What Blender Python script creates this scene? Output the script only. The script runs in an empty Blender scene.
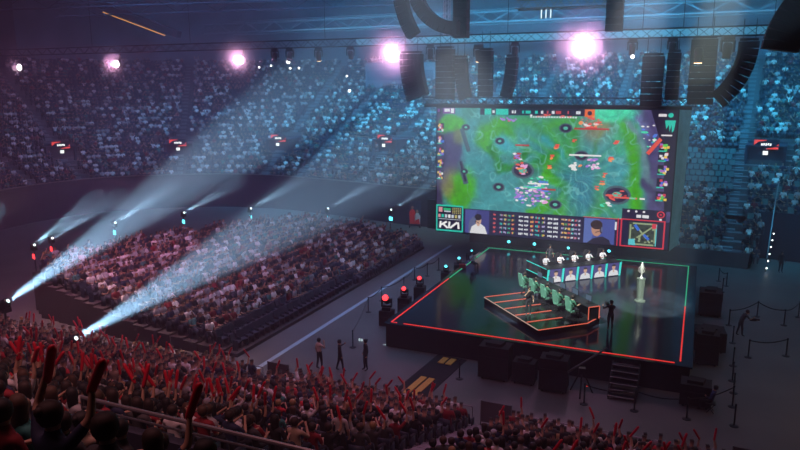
import bpy, bmesh, math, random
import numpy as np
from mathutils import Vector, Matrix
random.seed(7)
RNG = np.random.default_rng(7)
PI = math.pi
HAZE, BEAMP, BIGP, WASH, GLOW = .004, 38000, 120000, .4, 420
col = bpy.context.scene.collection
scene = bpy.context.scene

# ------------------------------------------------------------------ camera
FPX = 689.0
YAW, PITCH, ROLL = -0.40909, 0.19992, -0.00254
CAM = Vector((15.193, -33.788, 14.5))
fwd = Vector((math.sin(YAW)*math.cos(PITCH), math.cos(YAW)*math.cos(PITCH), -math.sin(PITCH)))
rt0 = Vector((math.cos(YAW), -math.sin(YAW), 0))
up0 = rt0.cross(fwd)
right = rt0*math.cos(ROLL) + up0*math.sin(ROLL)
upv = -rt0*math.sin(ROLL) + up0*math.cos(ROLL)
cd = bpy.data.cameras.new('camera')
cam = bpy.data.objects.new('camera', cd); col.objects.link(cam)
cam.matrix_world = Matrix.Translation(CAM) @ Matrix((right, upv, -fwd)).transposed().to_4x4()
cd.sensor_width = 36; cd.lens = FPX*36/800; cd.clip_start = 0.1; cd.clip_end = 500
scene.camera = cam
def pix(p):
    d = Vector(p)-CAM; z = d.dot(fwd)
    if z < .3: return None
    return 400+FPX*d.dot(right)/z, 225-FPX*d.dot(upv)/z, z
def seen(p, mx=60, my=60):
    q = pix(p)
    return q is not None and -mx < q[0] < 800+mx and -my < q[1] < 450+my

# ------------------------------------------------------------------ materials
def lin(c):
    return tuple((v/12.92 if v <= .04045 else ((v+.055)/1.055)**2.4) for v in c)
MATS = {}
def mat(name, c, rough=.6, metal=0, emit=None, es=1.0, noise=None, bump=0, spec=.5):
    """c: linear rgb. noise=(scale, amount): the colour varies in blotches."""
    if name in MATS: return MATS[name]
    m = bpy.data.materials.new(name); m.use_nodes = True; MATS[name] = m
    nt = m.node_tree; b = nt.nodes['Principled BSDF']
    b.inputs['Base Color'].default_value = (*c, 1); b.inputs['Roughness'].default_value = rough
    b.inputs['Metallic'].default_value = metal; b.inputs['Specular IOR Level'].default_value = spec
    if noise or bump:
        tc = nt.nodes.new('ShaderNodeTexCoord'); n = nt.nodes.new('ShaderNodeTexNoise')
        n.inputs['Scale'].default_value = noise[0] if noise else 30; n.inputs['Detail'].default_value = 4
        nt.links.new(tc.outputs['Object'], n.inputs['Vector'])
        if noise:
            r = nt.nodes.new('ShaderNodeMapRange'); r.inputs[1].default_value = .3; r.inputs[2].default_value = .7
            r.inputs[3].default_value = 1-noise[1]; r.inputs[4].default_value = 1+noise[1]
            mx = nt.nodes.new('ShaderNodeMix'); mx.data_type = 'RGBA'; mx.blend_type = 'MULTIPLY'
            mx.inputs[0].default_value = 1; mx.inputs[6].default_value = (*c, 1)
            nt.links.new(n.outputs[0], r.inputs[0]); nt.links.new(r.outputs[0], mx.inputs[7])
            nt.links.new(mx.outputs[2], b.inputs['Base Color'])
        if bump:
            bp = nt.nodes.new('ShaderNodeBump'); bp.inputs['Strength'].default_value = bump
            nt.links.new(n.outputs[0], bp.inputs['Height']); nt.links.new(bp.outputs[0], b.inputs['Normal'])
    if emit:
        b.inputs['Emission Color'].default_value = (*emit, 1); b.inputs['Emission Strength'].default_value = es
    return m
def objcol(name, rough=.8):
    if name in MATS: return MATS[name]
    m = bpy.data.materials.new(name); m.use_nodes = True; MATS[name] = m
    nt = m.node_tree; b = nt.nodes['Principled BSDF']; b.inputs['Roughness'].default_value = rough
    o = nt.nodes.new('ShaderNodeObjectInfo'); nt.links.new(o.outputs['Color'], b.inputs['Base Color'])
    return m
def attrcol(name, rough=.8):
    m = bpy.data.materials.new(name); m.use_nodes = True
    nt = m.node_tree; b = nt.nodes['Principled BSDF']; b.inputs['Roughness'].default_value = rough
    a = nt.nodes.new('ShaderNodeAttribute'); a.attribute_name = 'Col'
    nt.links.new(a.outputs['Color'], b.inputs['Base Color'])
    return m
def emi(name, c, s=1.0):
    return mat('glow_'+name, (.02, .02, .02), .5, 0, c, s)

M_CONC = mat('polished_concrete', (.12, .12, .12), .45, noise=(.35, .18), bump=.02)
M_TIER = mat('tier_concrete', (.10, .10, .115), .85, noise=(.6, .2))
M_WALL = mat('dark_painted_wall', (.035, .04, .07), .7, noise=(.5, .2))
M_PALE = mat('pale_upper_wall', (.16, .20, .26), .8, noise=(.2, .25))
M_BLK = mat('black_metal', (.012, .012, .015), .45, .3)
M_BLKC = mat('black_cloth', (.01, .01, .013), .9, noise=(3, .3))
M_STEEL = mat('grey_steel', (.22, .23, .25), .35, .8)
M_RAIL = mat('rail_steel', (.26, .25, .27), .35, .6)
M_DECK = mat('gloss_deck', (.016, .02, .032), .12, 0, noise=(1.2, .3), spec=.13)
M_PLAT = mat('platform_deck', (.012, .012, .014), .12)
M_SEAT = mat('seat_plastic', (.02, .035, .06), .5)
M_SEATLIT = mat('seat_teal', (.075, .19, .20), .55)  # teal seat, colour raised for the light on the empty backs
M_SKIN = mat('skin', (.42, .25, .17), .6)
M_TROU = mat('dark_trousers', (.02, .022, .03), .9)
M_SHOE = mat('shoes', (.08, .08, .08), .7)
M_SHIRT = objcol('shirt_cloth'); M_HAIR = objcol('hair_strands', .7)
M_WHITE = mat('white_plastic', (.7, .7, .72), .5)
M_STICK = mat('red_inflated_film', (.62, .01, .035), .35)
M_GREEN = mat('green_chair_fabric', (.10, .27, .20), .5)
M_GIRD = mat('roof_steel', (.24, .30, .36), .5, .2)
M_ROOF = mat('roof_cladding', (.05, .05, .075), .9, noise=(.3, .3))

# ------------------------------------------------------------------ mesh builder
class MB:
    def __init__(s): s.v = []; s.f = []; s.m = []
    def add(s, vs, fs, mi=0):
        o = len(s.v); s.v += [tuple(v) for v in vs]; s.f += [tuple(i+o for i in f) for f in fs]; s.m += [mi]*len(fs); return s
    def box(s, c, d, rz=0, mi=0, M=None):
        hx, hy, hz = d[0]/2, d[1]/2, d[2]/2
        vs = [Vector((x, y, z)) for z in (-hz, hz) for x, y in ((-hx, -hy), (hx, -hy), (hx, hy), (-hx, hy))]
        R = M if M is not None else Matrix.Rotation(rz, 3, 'Z')
        vs = [R@v+Vector(c) for v in vs]
        return s.add(vs, [(3, 2, 1, 0), (4, 5, 6, 7), (0, 1, 5, 4), (1, 2, 6, 5), (2, 3, 7, 6), (3, 0, 4, 7)], mi)
    def tube(s, p0, p1, r0, r1=None, n=8, mi=0):
        p0, p1 = Vector(p0), Vector(p1); r1 = r0 if r1 is None else r1
        d = (p1-p0).normalized(); a = d.orthogonal().normalized(); b = d.cross(a)
        vs = [p+(a*math.cos(2*PI*i/n)+b*math.sin(2*PI*i/n))*r for p, r in ((p0, r0), (p1, r1)) for i in range(n)]
        fs = [(i, (i+1) % n, n+(i+1) % n, n+i) for i in range(n)]+[tuple(range(n))[::-1], tuple(range(n, 2*n))]
        return s.add(vs, fs, mi)
    def path(s, pts, r, n=6, mi=0):
        for a, b in zip(pts, pts[1:]): s.tube(a, b, r, r, n, mi)
        return s
    def lathe(s, prof, n=12, c=(0, 0, 0), mi=0, M=None):
        vs = []
        for r, z in prof:
            for i in range(n): vs.append(Vector((r*math.cos(2*PI*i/n), r*math.sin(2*PI*i/n), z)))
        if M is not None: vs = [M@v for v in vs]
        vs = [v+Vector(c) for v in vs]
        k = len(prof)
        fs = [(j*n+i, j*n+(i+1) % n, (j+1)*n+(i+1) % n, (j+1)*n+i) for j in range(k-1) for i in range(n)]
        fs += [tuple(range(n))[::-1], tuple(range((k-1)*n, k*n))]
        return s.add(vs, fs, mi)
    def ball(s, c, r, n=8, k=6, mi=0, sc=(1, 1, 1)):
        prof = [(max(.02*r, r*math.sin(PI*j/k)), -r*math.cos(PI*j/k)) for j in range(k+1)]
        return s.lathe(prof, n, c, mi, Matrix.Diagonal(sc))
    def prism(s, poly, z0, z1, mi=0):
        n = len(poly)
        vs = [(x, y, z0) for x, y in poly]+[(x, y, z1) for x, y in poly]
        return s.add(vs, [tuple(range(n))[::-1], tuple(range(n, 2*n))]+[(i, (i+1) % n, n+(i+1) % n, n+i) for i in range(n)], mi)
    def mesh(s, name, mats, smooth=False):
        me = bpy.data.meshes.new(name); me.from_pydata(s.v, [], s.f)
        for m in (mats if isinstance(mats, (list, tuple)) else [mats]): me.materials.append(m)
        me.polygons.foreach_set('material_index', s.m)
        if smooth: me.polygons.foreach_set('use_smooth', [True]*len(s.f))
        me.update(); return me
    def obj(s, name, mats, parent=None, smooth=False, loc=None):
        return link(name, s.mesh(name, mats, smooth), parent, loc)
def link(name, data, parent=None, loc=None):
    o = bpy.data.objects.new(name, data); col.objects.link(o)
    if parent is not None: o.parent = parent
    if loc is not None: o.location = loc
    return o
def tag(o, label=None, cat=None, group=None, kind=None):
    if label: o['label'] = label
    if cat: o['category'] = cat
    if group: o['group'] = group
    if kind: o['kind'] = kind
    return o
def empty(name, loc=(0, 0, 0), rz=0, label=None, cat=None, group=None):
    o = bpy.data.objects.new(name, None); col.objects.link(o); o.location = loc; o.rotation_euler = (0, 0, rz)
    return tag(o, label, cat, group)
KIDS = {}
def dup(root, loc, rz=0, label=None, group=None, color=None, rot=None):
    def cp(o, par):
        c = o.copy(); col.objects.link(c)
        if par is not None: c.parent = par
        for ch in KIDS.setdefault(o.name, list(o.children)): cp(ch, c)
        return c
    r = cp(root, None); r.location = loc; r.rotation_euler = rot if rot else (0, 0, rz)
    if label: r['label'] = label
    if group: r['group'] = group
    if color: r.color = color
    return r
def struct(name, mb, m, smooth=False):
    o = mb.obj(name, m, smooth=smooth); o['kind'] = 'structure'; return o
def ordn(n):
    w = ['zeroth', 'first', 'second', 'third', 'fourth', 'fifth', 'sixth', 'seventh', 'eighth', 'ninth', 'tenth', 'eleventh', 'twelfth', 'thirteenth', 'fourteenth', 'fifteenth']
    if n < len(w): return w[n]
    return str(n)+('th' if 10 <= n % 100 <= 20 else {1: 'st', 2: 'nd', 3: 'rd'}.get(n % 10, 'th'))

# ------------------------------------------------------------------ bodies
def skin_mesh(name, joints, edges, tagsj, mats, levels=1, root=0, extra=None):
    """joints: {name:(x,y,z,rx,ry)}; tagsj: joint -> material index."""
    names = list(joints); idx = {n: i for i, n in enumerate(names)}
    me = bpy.data.meshes.new(name); me.from_pydata([joints[n][:3] for n in names], [(idx[a], idx[b]) for a, b in edges], [])
    o = bpy.data.objects.new(name, me); col.objects.link(o)
    o.modifiers.new('s', 'SKIN'); o.modifiers['s'].use_smooth_shade = True
    if not me.skin_vertices:
        bm = bmesh.new(); bm.from_mesh(me); bm.verts.layers.skin.verify(); bm.to_mesh(me); bm.free()
    for i, n in enumerate(names):
        sv = me.skin_vertices[0].data[i]; j = joints[n]
        sv.radius = (j[3], j[4] if len(j) > 4 else j[3]); sv.use_root = (i == root)
    sub = o.modifiers.new('u', 'SUBSURF'); sub.levels = levels; sub.render_levels = levels
    dg = bpy.context.evaluated_depsgraph_get()
    ev = o.evaluated_get(dg); out = bpy.data.meshes.new_from_object(ev); out.name = name
    bpy.data.objects.remove(o)
    out.materials.clear()
    for m in mats: out.materials.append(m)
    nv = len(out.vertices); co = np.empty(nv*3); out.vertices.foreach_get('co', co); co = co.reshape(-1, 3)
    segs = []
    for a, b in edges:
        pa, pb = np.array(joints[a][:3]), np.array(joints[b][:3])
        for t in (0, .25, .5, .75, 1):
            segs.append((*(pa+(pb-pa)*t), tagsj[a] if t < .5 else tagsj[b], joints[a][3]*(1-t)+joints[b][3]*t))
    segs = np.array(segs)
    mi = []
    for p in out.polygons:
        c = np.array(p.center); d = np.linalg.norm(segs[:, :3]-c, axis=1)-segs[:, 4]
        mi.append(int(segs[np.argmin(d), 3]))
    out.polygons.foreach_set('material_index', mi)
    out.polygons.foreach_set('use_smooth', [True]*len(mi))
    return out
# materials: 0 skin 1 shirt 2 trousers 3 shoes
def fingers(J, E, T, side, hand, d, curl, r=.0095):
    """four bent fingers and a thumb rooted in the palm; d = direction of the fingers, curl = palm normal side"""
    h = Vector(hand); d = Vector(d).normalized(); c = Vector(curl).normalized(); w = d.cross(c)
    for k in range(4):
        b = h+w*(-.03+.02*k)+d*.02; L = (.032, .038, .036, .028)[k]
        p1 = b+d*L+c*.008; p2 = p1+(d*.5+c).normalized()*L*.8; p3 = p2+(c-d*.5).normalized()*L*.6
        prev = 'hand'+side
        for q, p in enumerate((b, p1, p2, p3)):
            n = f'f{side}{k}{q}'; J[n] = (*p, r, r); T[n] = 0; E.append((prev, n)); prev = n
    b = h-w*.035; p1 = b-w*.02+d*.02+c*.012; p2 = p1+d*.025+c*.018
    prev = 'hand'+side
    for q, p in enumerate((p1, p2)):
        n = f't{side}{q}'; J[n] = (*p, r*1.1, r*1.1); T[n] = 0; E.append((prev, n)); prev = n
def body(name, seated=True, armL='lap', armR='lap', lean=0.0, fing=False, step=0.0, levels=1, sleeve='short', mats=None, bend=0.0, turn=0):
    """faces +Y, feet on z=0 (seated on a 0.45 m seat whose middle is the origin)"""
    J, E, T = {}, [], {}
    def j(n, p, r, t, par=None, r2=None):
        J[n] = (*p, r, r2 if r2 else r); T[n] = t
        if par: E.append((par, n))
    ph = .56 if seated else .93
    def up(h, y=0, x=0):   # a point h above the pelvis along the leaning back
        return (x, y+math.sin(lean+bend)*h, ph+math.cos(lean+bend)*h)
    j('pelvis', (0, 0, ph), .15, 2, None, .115)
    j('waist', up(.16), .135, 1, 'pelvis', .10)
    j('chest', up(.36), .165, 1, 'waist', .115)
    j('nape', up(.50), .075, 1, 'chest', .07)
    j('neck', up(.565, .01), .05, 0, 'nape')
    j('skull', up(.665, .02), .083, 0, 'neck', .092)
    j('crown', up(.755, .015), .062, 0, 'skull', .07)
    j('nose', up(.655, .115), .013, 0, 'skull')
    for s, sx, arm in (('L', -1, armL), ('R', 1, armR)):
        j('sh'+s, up(.455, 0, sx*.18), .062, 1, 'chest')
        S = Vector(up(.455, 0, sx*.19))
        if arm == 'lap': el, ha = S+Vector((sx*.06, .06, -.27)), S+Vector((-sx*.06, .30, -.25))
        elif arm == 'up': el, ha = S+Vector((sx*.12, .12, .20)), S+Vector((sx*.08, .20, .45))
        elif arm == 'high': el, ha = S+Vector((sx*.07, .03, .27)), S+Vector((sx*.03, .08, .54))
        elif arm == 'clap': el, ha = S+Vector((sx*.08, .16, -.19)), S+Vector((-sx*.12, .36, .02))
        elif arm == 'face': el, ha = S+Vector((sx*.06, .18, -.2)), S+Vector((-sx*.12, .26, .08))
        elif arm == 'side': el, ha = S+Vector((sx*.06, -.02, -.29)), S+Vector((sx*.07, .06, -.54))
        elif arm == 'desk': el, ha = S+Vector((sx*.07, .12, -.25)), S+Vector((-sx*.02, .36, -.2))
        elif arm == 'out': el, ha = S+Vector((sx*.2, .12, -.17)), S+Vector((sx*.18, .33, -.05))
        elif arm == 'rail': el, ha = S+Vector((sx*.05, .2, -.2)), S+Vector((0, .42, -.28))
        wr = el+(ha-el)*.85
        j('el'+s, el, .042, 1 if sleeve == 'long' else 0, 'sh'+s)
        if sleeve == 'short':
            mid = S.lerp(el, .62); E.pop(); j('sl'+s, mid, .052, 1, 'sh'+s); E.append(('sl'+s, 'el'+s))
        j('wr'+s, wr, .028, 1 if sleeve == 'long' else 0, 'el'+s, .025)
        j('hand'+s, ha, .038, 0, 'wr'+s, .02)
        d = (ha-el).normalized()
        if fing: fingers(J, E, T, s, ha, d, Vector((-sx, .3, 0)))
        else:
            j('fin'+s, ha+d*.07, .026, 0, 'hand'+s, .015); j('th'+s, ha+d*.03+Vector((-sx*.045, .01, .01)), .012, 0, 'hand'+s)
        j('hip'+s, (sx*.09, 0.02, ph-.05), .10, 2, 'pelvis')
        if seated:
            j('knee'+s, (sx*.13, .42, .50), .066, 2, 'hip'+s); j('ank'+s, (sx*.13, .40, .10), .042, 2, 'knee'+s)
            j('toe'+s, (sx*.14, .55, .04), .036, 3, 'ank'+s)
        else:
            st = step*sx
            j('knee'+s, (sx*.10, .03+st*.5, .50), .066, 2, 'hip'+s); j('ank'+s, (sx*.11, -.01+st, .10), .042, 2, 'knee'+s)
            j('toe'+s, (sx*.12, .15+st, .04), .036, 3, 'ank'+s)
    me = skin_mesh(name, J, E, T, mats or [M_SKIN, M_SHIRT, M_TROU, M_SHOE], levels)
    return me, {'L': J['handL'][:3], 'R': J['handR'][:3], 'skull': J['skull'][:3], 'crown': J['crown'][:3]}
def hair_mesh(name, skull, kind, m=None):
    mb = MB(); x, y, z = skull
    if kind == 'short': mb.lathe([(.075, -.06), (.098, -.02), (.106, .03), (.098, .08), (.07, .118), (.02, .13)], 12, (x, y-.022, z), 0)
    elif kind == 'long':
        mb.lathe([(.085, -.24), (.10, -.14), (.104, -.04), (.11, .03), (.10, .08), (.07, .12), (.02, .135)], 12, (x, y-.035, z), 0, Matrix.Diagonal((1, .86, 1)))
    elif kind == 'bun':
        mb.lathe([(.075, -.06), (.1, -.01), (.106, .04), (.095, .09), (.06, .12), (.02, .13)], 12, (x, y-.024, z), 0); mb.ball((x, y-.11, z+.07), .045)
    elif kind == 'cap':
        mb.lathe([(.108, .015), (.11, .04), (.1, .09), (.07, .125), (.015, .138)], 14, (x, y-.01, z), 0)
        mb.box((x, y+.13, z+.03), (.15, .11, .015), M=Matrix.Rotation(-.2, 3, 'X'))
    elif kind == 'headset':
        for k in range(9):
            a = PI*k/8; a2 = PI*(k+1)/8
            if k < 8: mb.tube((x+.115*math.cos(a), y, z+.02+.125*math.sin(a)), (x+.115*math.cos(a2), y, z+.02+.125*math.sin(a2)), .014, n=6)
        for s in (-1, 1): mb.tube((x+s*.085, y, z+.01), (x+s*.13, y, z+.01), .045, n=10)
        mb.tube((x+.12, y+.02, z-.02), (x+.05, y+.14, z-.07), .008)
    return mb.mesh(name, m or M_HAIR, True)
HAIRC = [('black', (.008, .007, .007, 1), 6), ('brown', (.022, .012, .008, 1), 5), ('chestnut', (.06, .03, .015, 1), 2), ('fair', (.28, .17, .07, 1), 1)]
SHIRTC = [('black', (.012, .012, .015, 1), 7), ('dark grey', (.05, .05, .055, 1), 4), ('white', (.62, .6, .6, 1), 4), ('pale grey', (.3, .3, .31, 1), 3),
          ('navy', (.012, .02, .06, 1), 3), ('dark red', (.22, .01, .02, 1), 3), ('beige', (.38, .28, .2, 1), 1), ('teal', (.02, .16, .14, 1), 1), ('red', (.5, .02, .03, 1), 1)]
def pick(tab):
    return random.choices(tab, [t[2] for t in tab])[0]

def frames_local(o, name, kids):   # build prototypes out of kids [(name, mesh, colour)]
    pass
def person_proto(name, me, hd, hairs, label=None, cat='person'):
    o = link(name, me); tag(o, label, cat)
    for hn, hm, hc in hairs:
        h = link(hn, hm, o); h.color = hc
    return o

# ================================================================== THE SETTING
mb = MB(); mb.box((-8, 15, -.1), (110, 110, .2)); struct('floor', mb, M_CONC)
def smooth_curve(pts, step=.7):
    P = np.array(pts, float); P = np.vstack([2*P[0]-P[1], P, 2*P[-1]-P[-2]]); out = []
    for i in range(1, len(P)-2):
        n = max(2, int(np.linalg.norm(P[i+1]-P[i])/step))
        for k in range(n):
            t = k/n; a, b, c, d = P[i-1:i+3]
            out.append(.5*((2*b)+(c-a)*t+(2*a-5*b+4*c-d)*t*t+(-a+3*b-3*c+d)*t**3))
    out.append(P[-2]); return np.array(out)
CURVE = smooth_curve([(44, 24), (30, 28.8), (20, 30.8), (8, 31.4), (-3, 31.6), (-12, 32.2), (-20, 33.8), (-30, 35.2), (-38, 33.8), (-44, 30), (-48.5, 25.5), (-50.5, 19), (-50, 12), (-49, 4), (-49, -8), (-49, -18)])
TG = np.gradient(CURVE, axis=0); TG /= np.linalg.norm(TG, axis=1)[:, None]
for _ in range(6): TG[1:-1] = (TG[:-2]+TG[1:-1]+TG[2:])/3
TG /= np.linalg.norm(TG, axis=1)[:, None]
NRM = np.stack([TG[:, 1], -TG[:, 0]], 1)
def zrake(s):
    return 3.5+.5*s
ROWD = .9
def sweep(prof, i0=0, i1=None):
    """profile [(s,z)] swept along the bowl's curve"""
    i1 = len(CURVE) if i1 is None else i1
    vs, fs = [], []; k = len(prof)
    for i in range(i0, i1):
        for s, z in prof: p = CURVE[i]+NRM[i]*s; vs.append((p[0], p[1], z))
    for i in range(i1-i0-1):
        for j in range(k-1):
            a = i*k+j; fs.append((a, a+1, a+k+1, a+k))
    mb = MB(); mb.add(vs, fs); return mb
prof = [(0, 3.5)]; s = 0
while s < 28:
    z = zrake(s+.01)
    prof += [(s, z), (s+ROWD, z)]; s += ROWD
prof.append((s, zrake(s))); SBACK = s
struct('floor_upper_tiers', sweep(prof), M_TIER)
struct('wall_bowl_front', sweep([(-.02, 0), (-.02, 3.75), (.1, 3.75), (.1, 3.4)], i1=1), M_WALL) if 0 else None
IXF = [i for i in range(len(CURVE)) if -4 < CURVE[i][0] < 20.6]
struct('wall_bowl_front', sweep([(-.02, 0), (-.02, 4.0), (.1, 4.0), (.1, 3.4)], i0=IXF[-1]), M_WALL)
struct('wall_bowl_right', sweep([(-.02, 0), (-.02, 4.0), (.1, 4.0), (.1, 3.4)], i1=IXF[0]+1), M_WALL)
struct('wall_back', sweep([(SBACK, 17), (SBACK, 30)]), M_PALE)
# thin cap rail on the bowl's front wall
tag(sweep([(-.06, 3.98), (-.06, 4.08), (.14, 4.08), (.14, 3.98)], i0=IXF[-1]).obj('trim_1', M_STEEL), kind='structure')
# lower block on the far right: runs from the floor up to the first tier
IX = [i for i in range(len(CURVE)) if -4 < CURVE[i][0] < 20.6]
i0, i1 = IX[0], IX[-1]+1
prof = [(-4.62, 0), (-4.62, 1.25), (-4.5, 1.25), (-4.5, .5)]; s = -4.5
while s < -.01:
    prof += [(s, 3.5+.667*s), (s+ROWD, 3.5+.667*s)]; s += ROWD
struct('floor_lower_tiers', sweep(prof, i0, i1), M_TIER)
mb = MB()
pa = CURVE[i0]; n = NRM[i0]
mb.add([(*(pa+n*-4.6), 0), (*(pa+n*-4.6), 2.1), (*(pa+n*0), 4.4), (*(pa+n*0), 0)], [(0, 1, 2, 3)])
mb.add([(*(pa+n*-4.6+np.array([.15, 0])), 0), (*(pa+n*-4.6+np.array([.15, 0])), 2.1), (*(pa+np.array([.15, 0])), 4.4), (*(pa+np.array([.15, 0])), 0)], [(3, 2, 1, 0)])
struct('wall_stand_side', mb, M_WALL)
mb = MB(); mb.box((-8, 15, 30), (150, 130, .3)); struct('ceiling', mb, M_ROOF)
mb = MB(); mb.box((-75, 0, 14), (.3, 90, 32)); struct('wall_left', mb, M_WALL)
# near lower stand: profile in y,z, long in x
NY0, NZ0, ND, NR = -8.2, .3, .82, .3
vs = []; pr = [(-7.75, 0), (-7.75, NZ0)]
for k in range(17): pr += [(NY0+.42-ND*k-ND*0, NZ0+NR*k), (NY0+.42-ND*(k+1), NZ0+NR*k)]
pr.append((pr[-1][0], 0))
mb = MB(); X0, X1 = -42, 24; n = len(pr)
mb.add([(X0, y, z) for y, z in pr]+[(X1, y, z) for y, z in pr], [(i, (i+1) % n, n+(i+1) % n, n+i) for i in range(n)]+[tuple(range(n)), tuple(range(n, 2*n))[::-1]])
struct('floor_near_tiers', mb, M_TIER)
# upper near stand where the camera stands
mb = MB(); pr = [(-27.0, 0), (-27.0, 9.75), (-27.15, 9.75), (-27.15, 9.35)]
for k in range(4): pr += [(-27.8-.9*k+.0 if k else -27.15, 9.4+.6*k), (-27.8-.9*(k+1), 9.4+.6*k)]
pr += [(-31.4, 0)]
n = len(pr); mb.add([(7.0, y, z) for y, z in pr]+[(26, y, z) for y, z in pr], [(i, (i+1) % n, n+(i+1) % n, n+i) for i in range(n)]+[tuple(range(n)), tuple(range(n, 2*n))[::-1]])
struct('floor_balcony_tiers', mb, M_WALL)
mb = MB(); pr = [(-18.0, 0)]
for j in range(15): pr += [(-18.45-.82*j, 4.2+.46*j), (-18.45-.82*(j+1), 4.2+.46*j)]
pr.append((pr[-1][0], 0)); n = len(pr); mb.add([(-42, y, z) for y, z in pr]+[(6.95, y, z) for y, z in pr], [(i, (i+1) % n, n+(i+1) % n, n+i) for i in range(n)]+[tuple(range(n)), tuple(range(n, 2*n))[::-1]])
struct('floor_steep_tiers', mb, M_TIER)
mb = MB(); mb.box((-8, -37, 14), (110, .4, 32)); struct('wall_behind', mb, M_WALL)
# mid block: riser rows climbing away from the stage, audience faces +X
MID = [(-6.9, -4.6), (-6.9, 22.6), (-13.5, 23.4), (-18.3, 20.6), (-21.5, 12.5), (-23.2, 4), (-24.6, -2.6), (-22, -4.2), (-13, -5.2)]
def inpoly(x, y, poly):
    c = False; n = len(poly)
    for i in range(n):
        x0, y0 = poly[i]; x1, y1 = poly[(i+1) % n]
        if (y0 > y) != (y1 > y) and x < (x1-x0)*(y-y0)/(y1-y0)+x0: c = not c
    return c
MR, MD = .125, .86
mb = MB()
for k in range(23):
    xa, xb = -7.0-MD*k, -7.0-MD*(k+1); xm = (xa+xb)/2
    ys = [y/10 for y in range(-60, 250) if inpoly(xm, y/10, MID)]
    if ys: mb.box((xm, (ys[0]+ys[-1])/2, (.2+MR*k)/2), (MD, ys[-1]-ys[0]+.6, .2+MR*k))
struct('floor_riser_block', mb, mat('riser_carpet', (.05, .04, .045), .9))
# painted line on the hall floor along the riser block, lighter strip
mb = MB(); mb.box((-5.15, 8, .004), (.28, 34, .008)); struct('trim_2', mb, mat('floor_tape', (.35, .5, .6), .5))

# ------------------------------------------------------------------ roof steel
def truss(mb, a, b, w, h, n, r, brace=.6):
    """box truss from a to b, w wide, h high"""
    a, b = Vector(a), Vector(b); d = (b-a).normalized(); sd = d.cross(Vector((0, 0, 1))).normalized()*w/2; u = Vector((0, 0, h/2))
    cs = [sd+u, sd-u, -sd-u, -sd+u]
    for c in cs: mb.tube(a+c, b+c, r, n=6)
    for k in range(n):
        p, q = a.lerp(b, k/n), a.lerp(b, (k+1)/n)
        for i in range(4):
            c0, c1 = cs[i], cs[(i+1) % 4]
            if k % 2: c0, c1 = c1, c0
            mb.tube(p+c0, q+c1, r*brace, n=4)
    return mb
def flat_girder(mb, a, b, h, n, r):
    a, b = Vector(a), Vector(b); u = Vector((0, 0, h))
    mb.tube(a, b, r*1.3, n=6); mb.tube(a+u, b+u, r*1.3, n=6)
    for k in range(n):
        p, q = a.lerp(b, k/n), a.lerp(b, (k+1)/n)
        if k % 2: mb.tube(p+u, q, r*.7, n=4)
        else: mb.tube(p, q+u, r*.7, n=4)
    return mb
gl = [('upper pale roof girder spanning above the far stand, farther from the stage', 57, 22.2, 1.9), ('lower pale roof girder spanning above the far stand, nearer the stage', 50, 21.9, 1.2)]
for lab, y, z, h in gl:
    tag(flat_girder(MB(), (-52, y, z), (34, y, z+.2), h, 36, .09).obj('roof_girder', M_GIRD), lab, 'girder', 'girders under the arena roof')
for k, (x, y) in enumerate([(-46, 24), (-36, 34), (-60, 10)]):
    tag(flat_girder(MB(), (x-20, y-6, 22.6), (x+16, y+16, 24.5), 1.5, 18, .07).obj('roof_girder', M_ROOF),
        ['dark diagonal roof girder above the left corner, middle one of three', 'dark diagonal roof girder above the left corner, nearest the pale girders', 'dark diagonal roof girder above the left corner, farthest from the screen'][k], 'girder', 'girders under the arena roof')
# slanted soffit beam with an orange lit edge, top left
t = empty('roof_soffit', (-55.6, 40, 22.7), 0, 'dark slanted roof beam with a glowing orange edge in the upper left', 'beam')
MB().tube((-7, .6, 3.0), (7, .6, -1.6), .6, n=4).obj('beam_body', M_ROOF, t)
MB().tube((-5.3, 0, 1.7), (5.2, 0, -1.7), .07, n=6).obj('light_strip', emi('amber', (1, .42, .1), .9), t)
tag(MB().box((2, 57.5, 20.6), (66, .5, .9)).obj('lit_fascia', mat('fascia', (.4, .5, .52), .6)), 'long pale horizontal fascia under the roof girders behind the screen', 'fascia')
M_STRIPE = mat('vent_stripe', (.3, .36, .42), .6)
# ------------------------------------------------------------------ lighting truss and what hangs on it
TY, TZ = 18.0, 18.0
t = truss(MB(), (-56, TY, TZ-.05), (24, TY, TZ-.05), .55, .6, 110, .035)
tag(t.obj('lighting_truss', M_BLKC), 'long dark lighting truss hung above the stage in front of the stands', 'truss')
t = empty('screen_truss', (4.2, 20.6, 13.25), 0, 'dark horizontal truss directly above the giant screen', 'truss')
truss(MB(), (-10.4, 0, 0), (10.6, 0, 0), .6, .55, 34, .05).obj('truss_frame', M_BLK, t)
MB().box((0, .1, -.38), (20.6, .5, .3)).obj('header_beam', M_BLKC, t)
for x, y in ((-3, 18), (14.3, 18), (6, 18)):
    t = truss(MB(), (x, y-.01, 18.4), (x+.001, y, 26), .001, .3, 2, .03)
vt = MB()
for sx, sy in ((-1, -1), (1, -1), (1, 1), (-1, 1)): vt.tube((-3.3+sx*.2, 18+sy*.2, 18.2), (-3.3+sx*.2, 18+sy*.2, 26), .035, n=6)
for k in range(18):
    z = 18.3+k*.42
    for (ax, ay), (bx, by) in (((-1, -1), (1, -1)), ((1, -1), (1, 1)), ((1, 1), (-1, 1)), ((-1, 1), (-1, -1))):
        vt.tube((-3.3+ax*.2, 18+ay*.2, z), (-3.3+bx*.2, 18+by*.2, z+.42), .018, n=4)
tag(vt.obj('vertical_truss', mat('bright_alu', (.7, .72, .78), .3, .5)), 'bright aluminium lattice mast rising from the truss left of the screen', 'truss')
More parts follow.
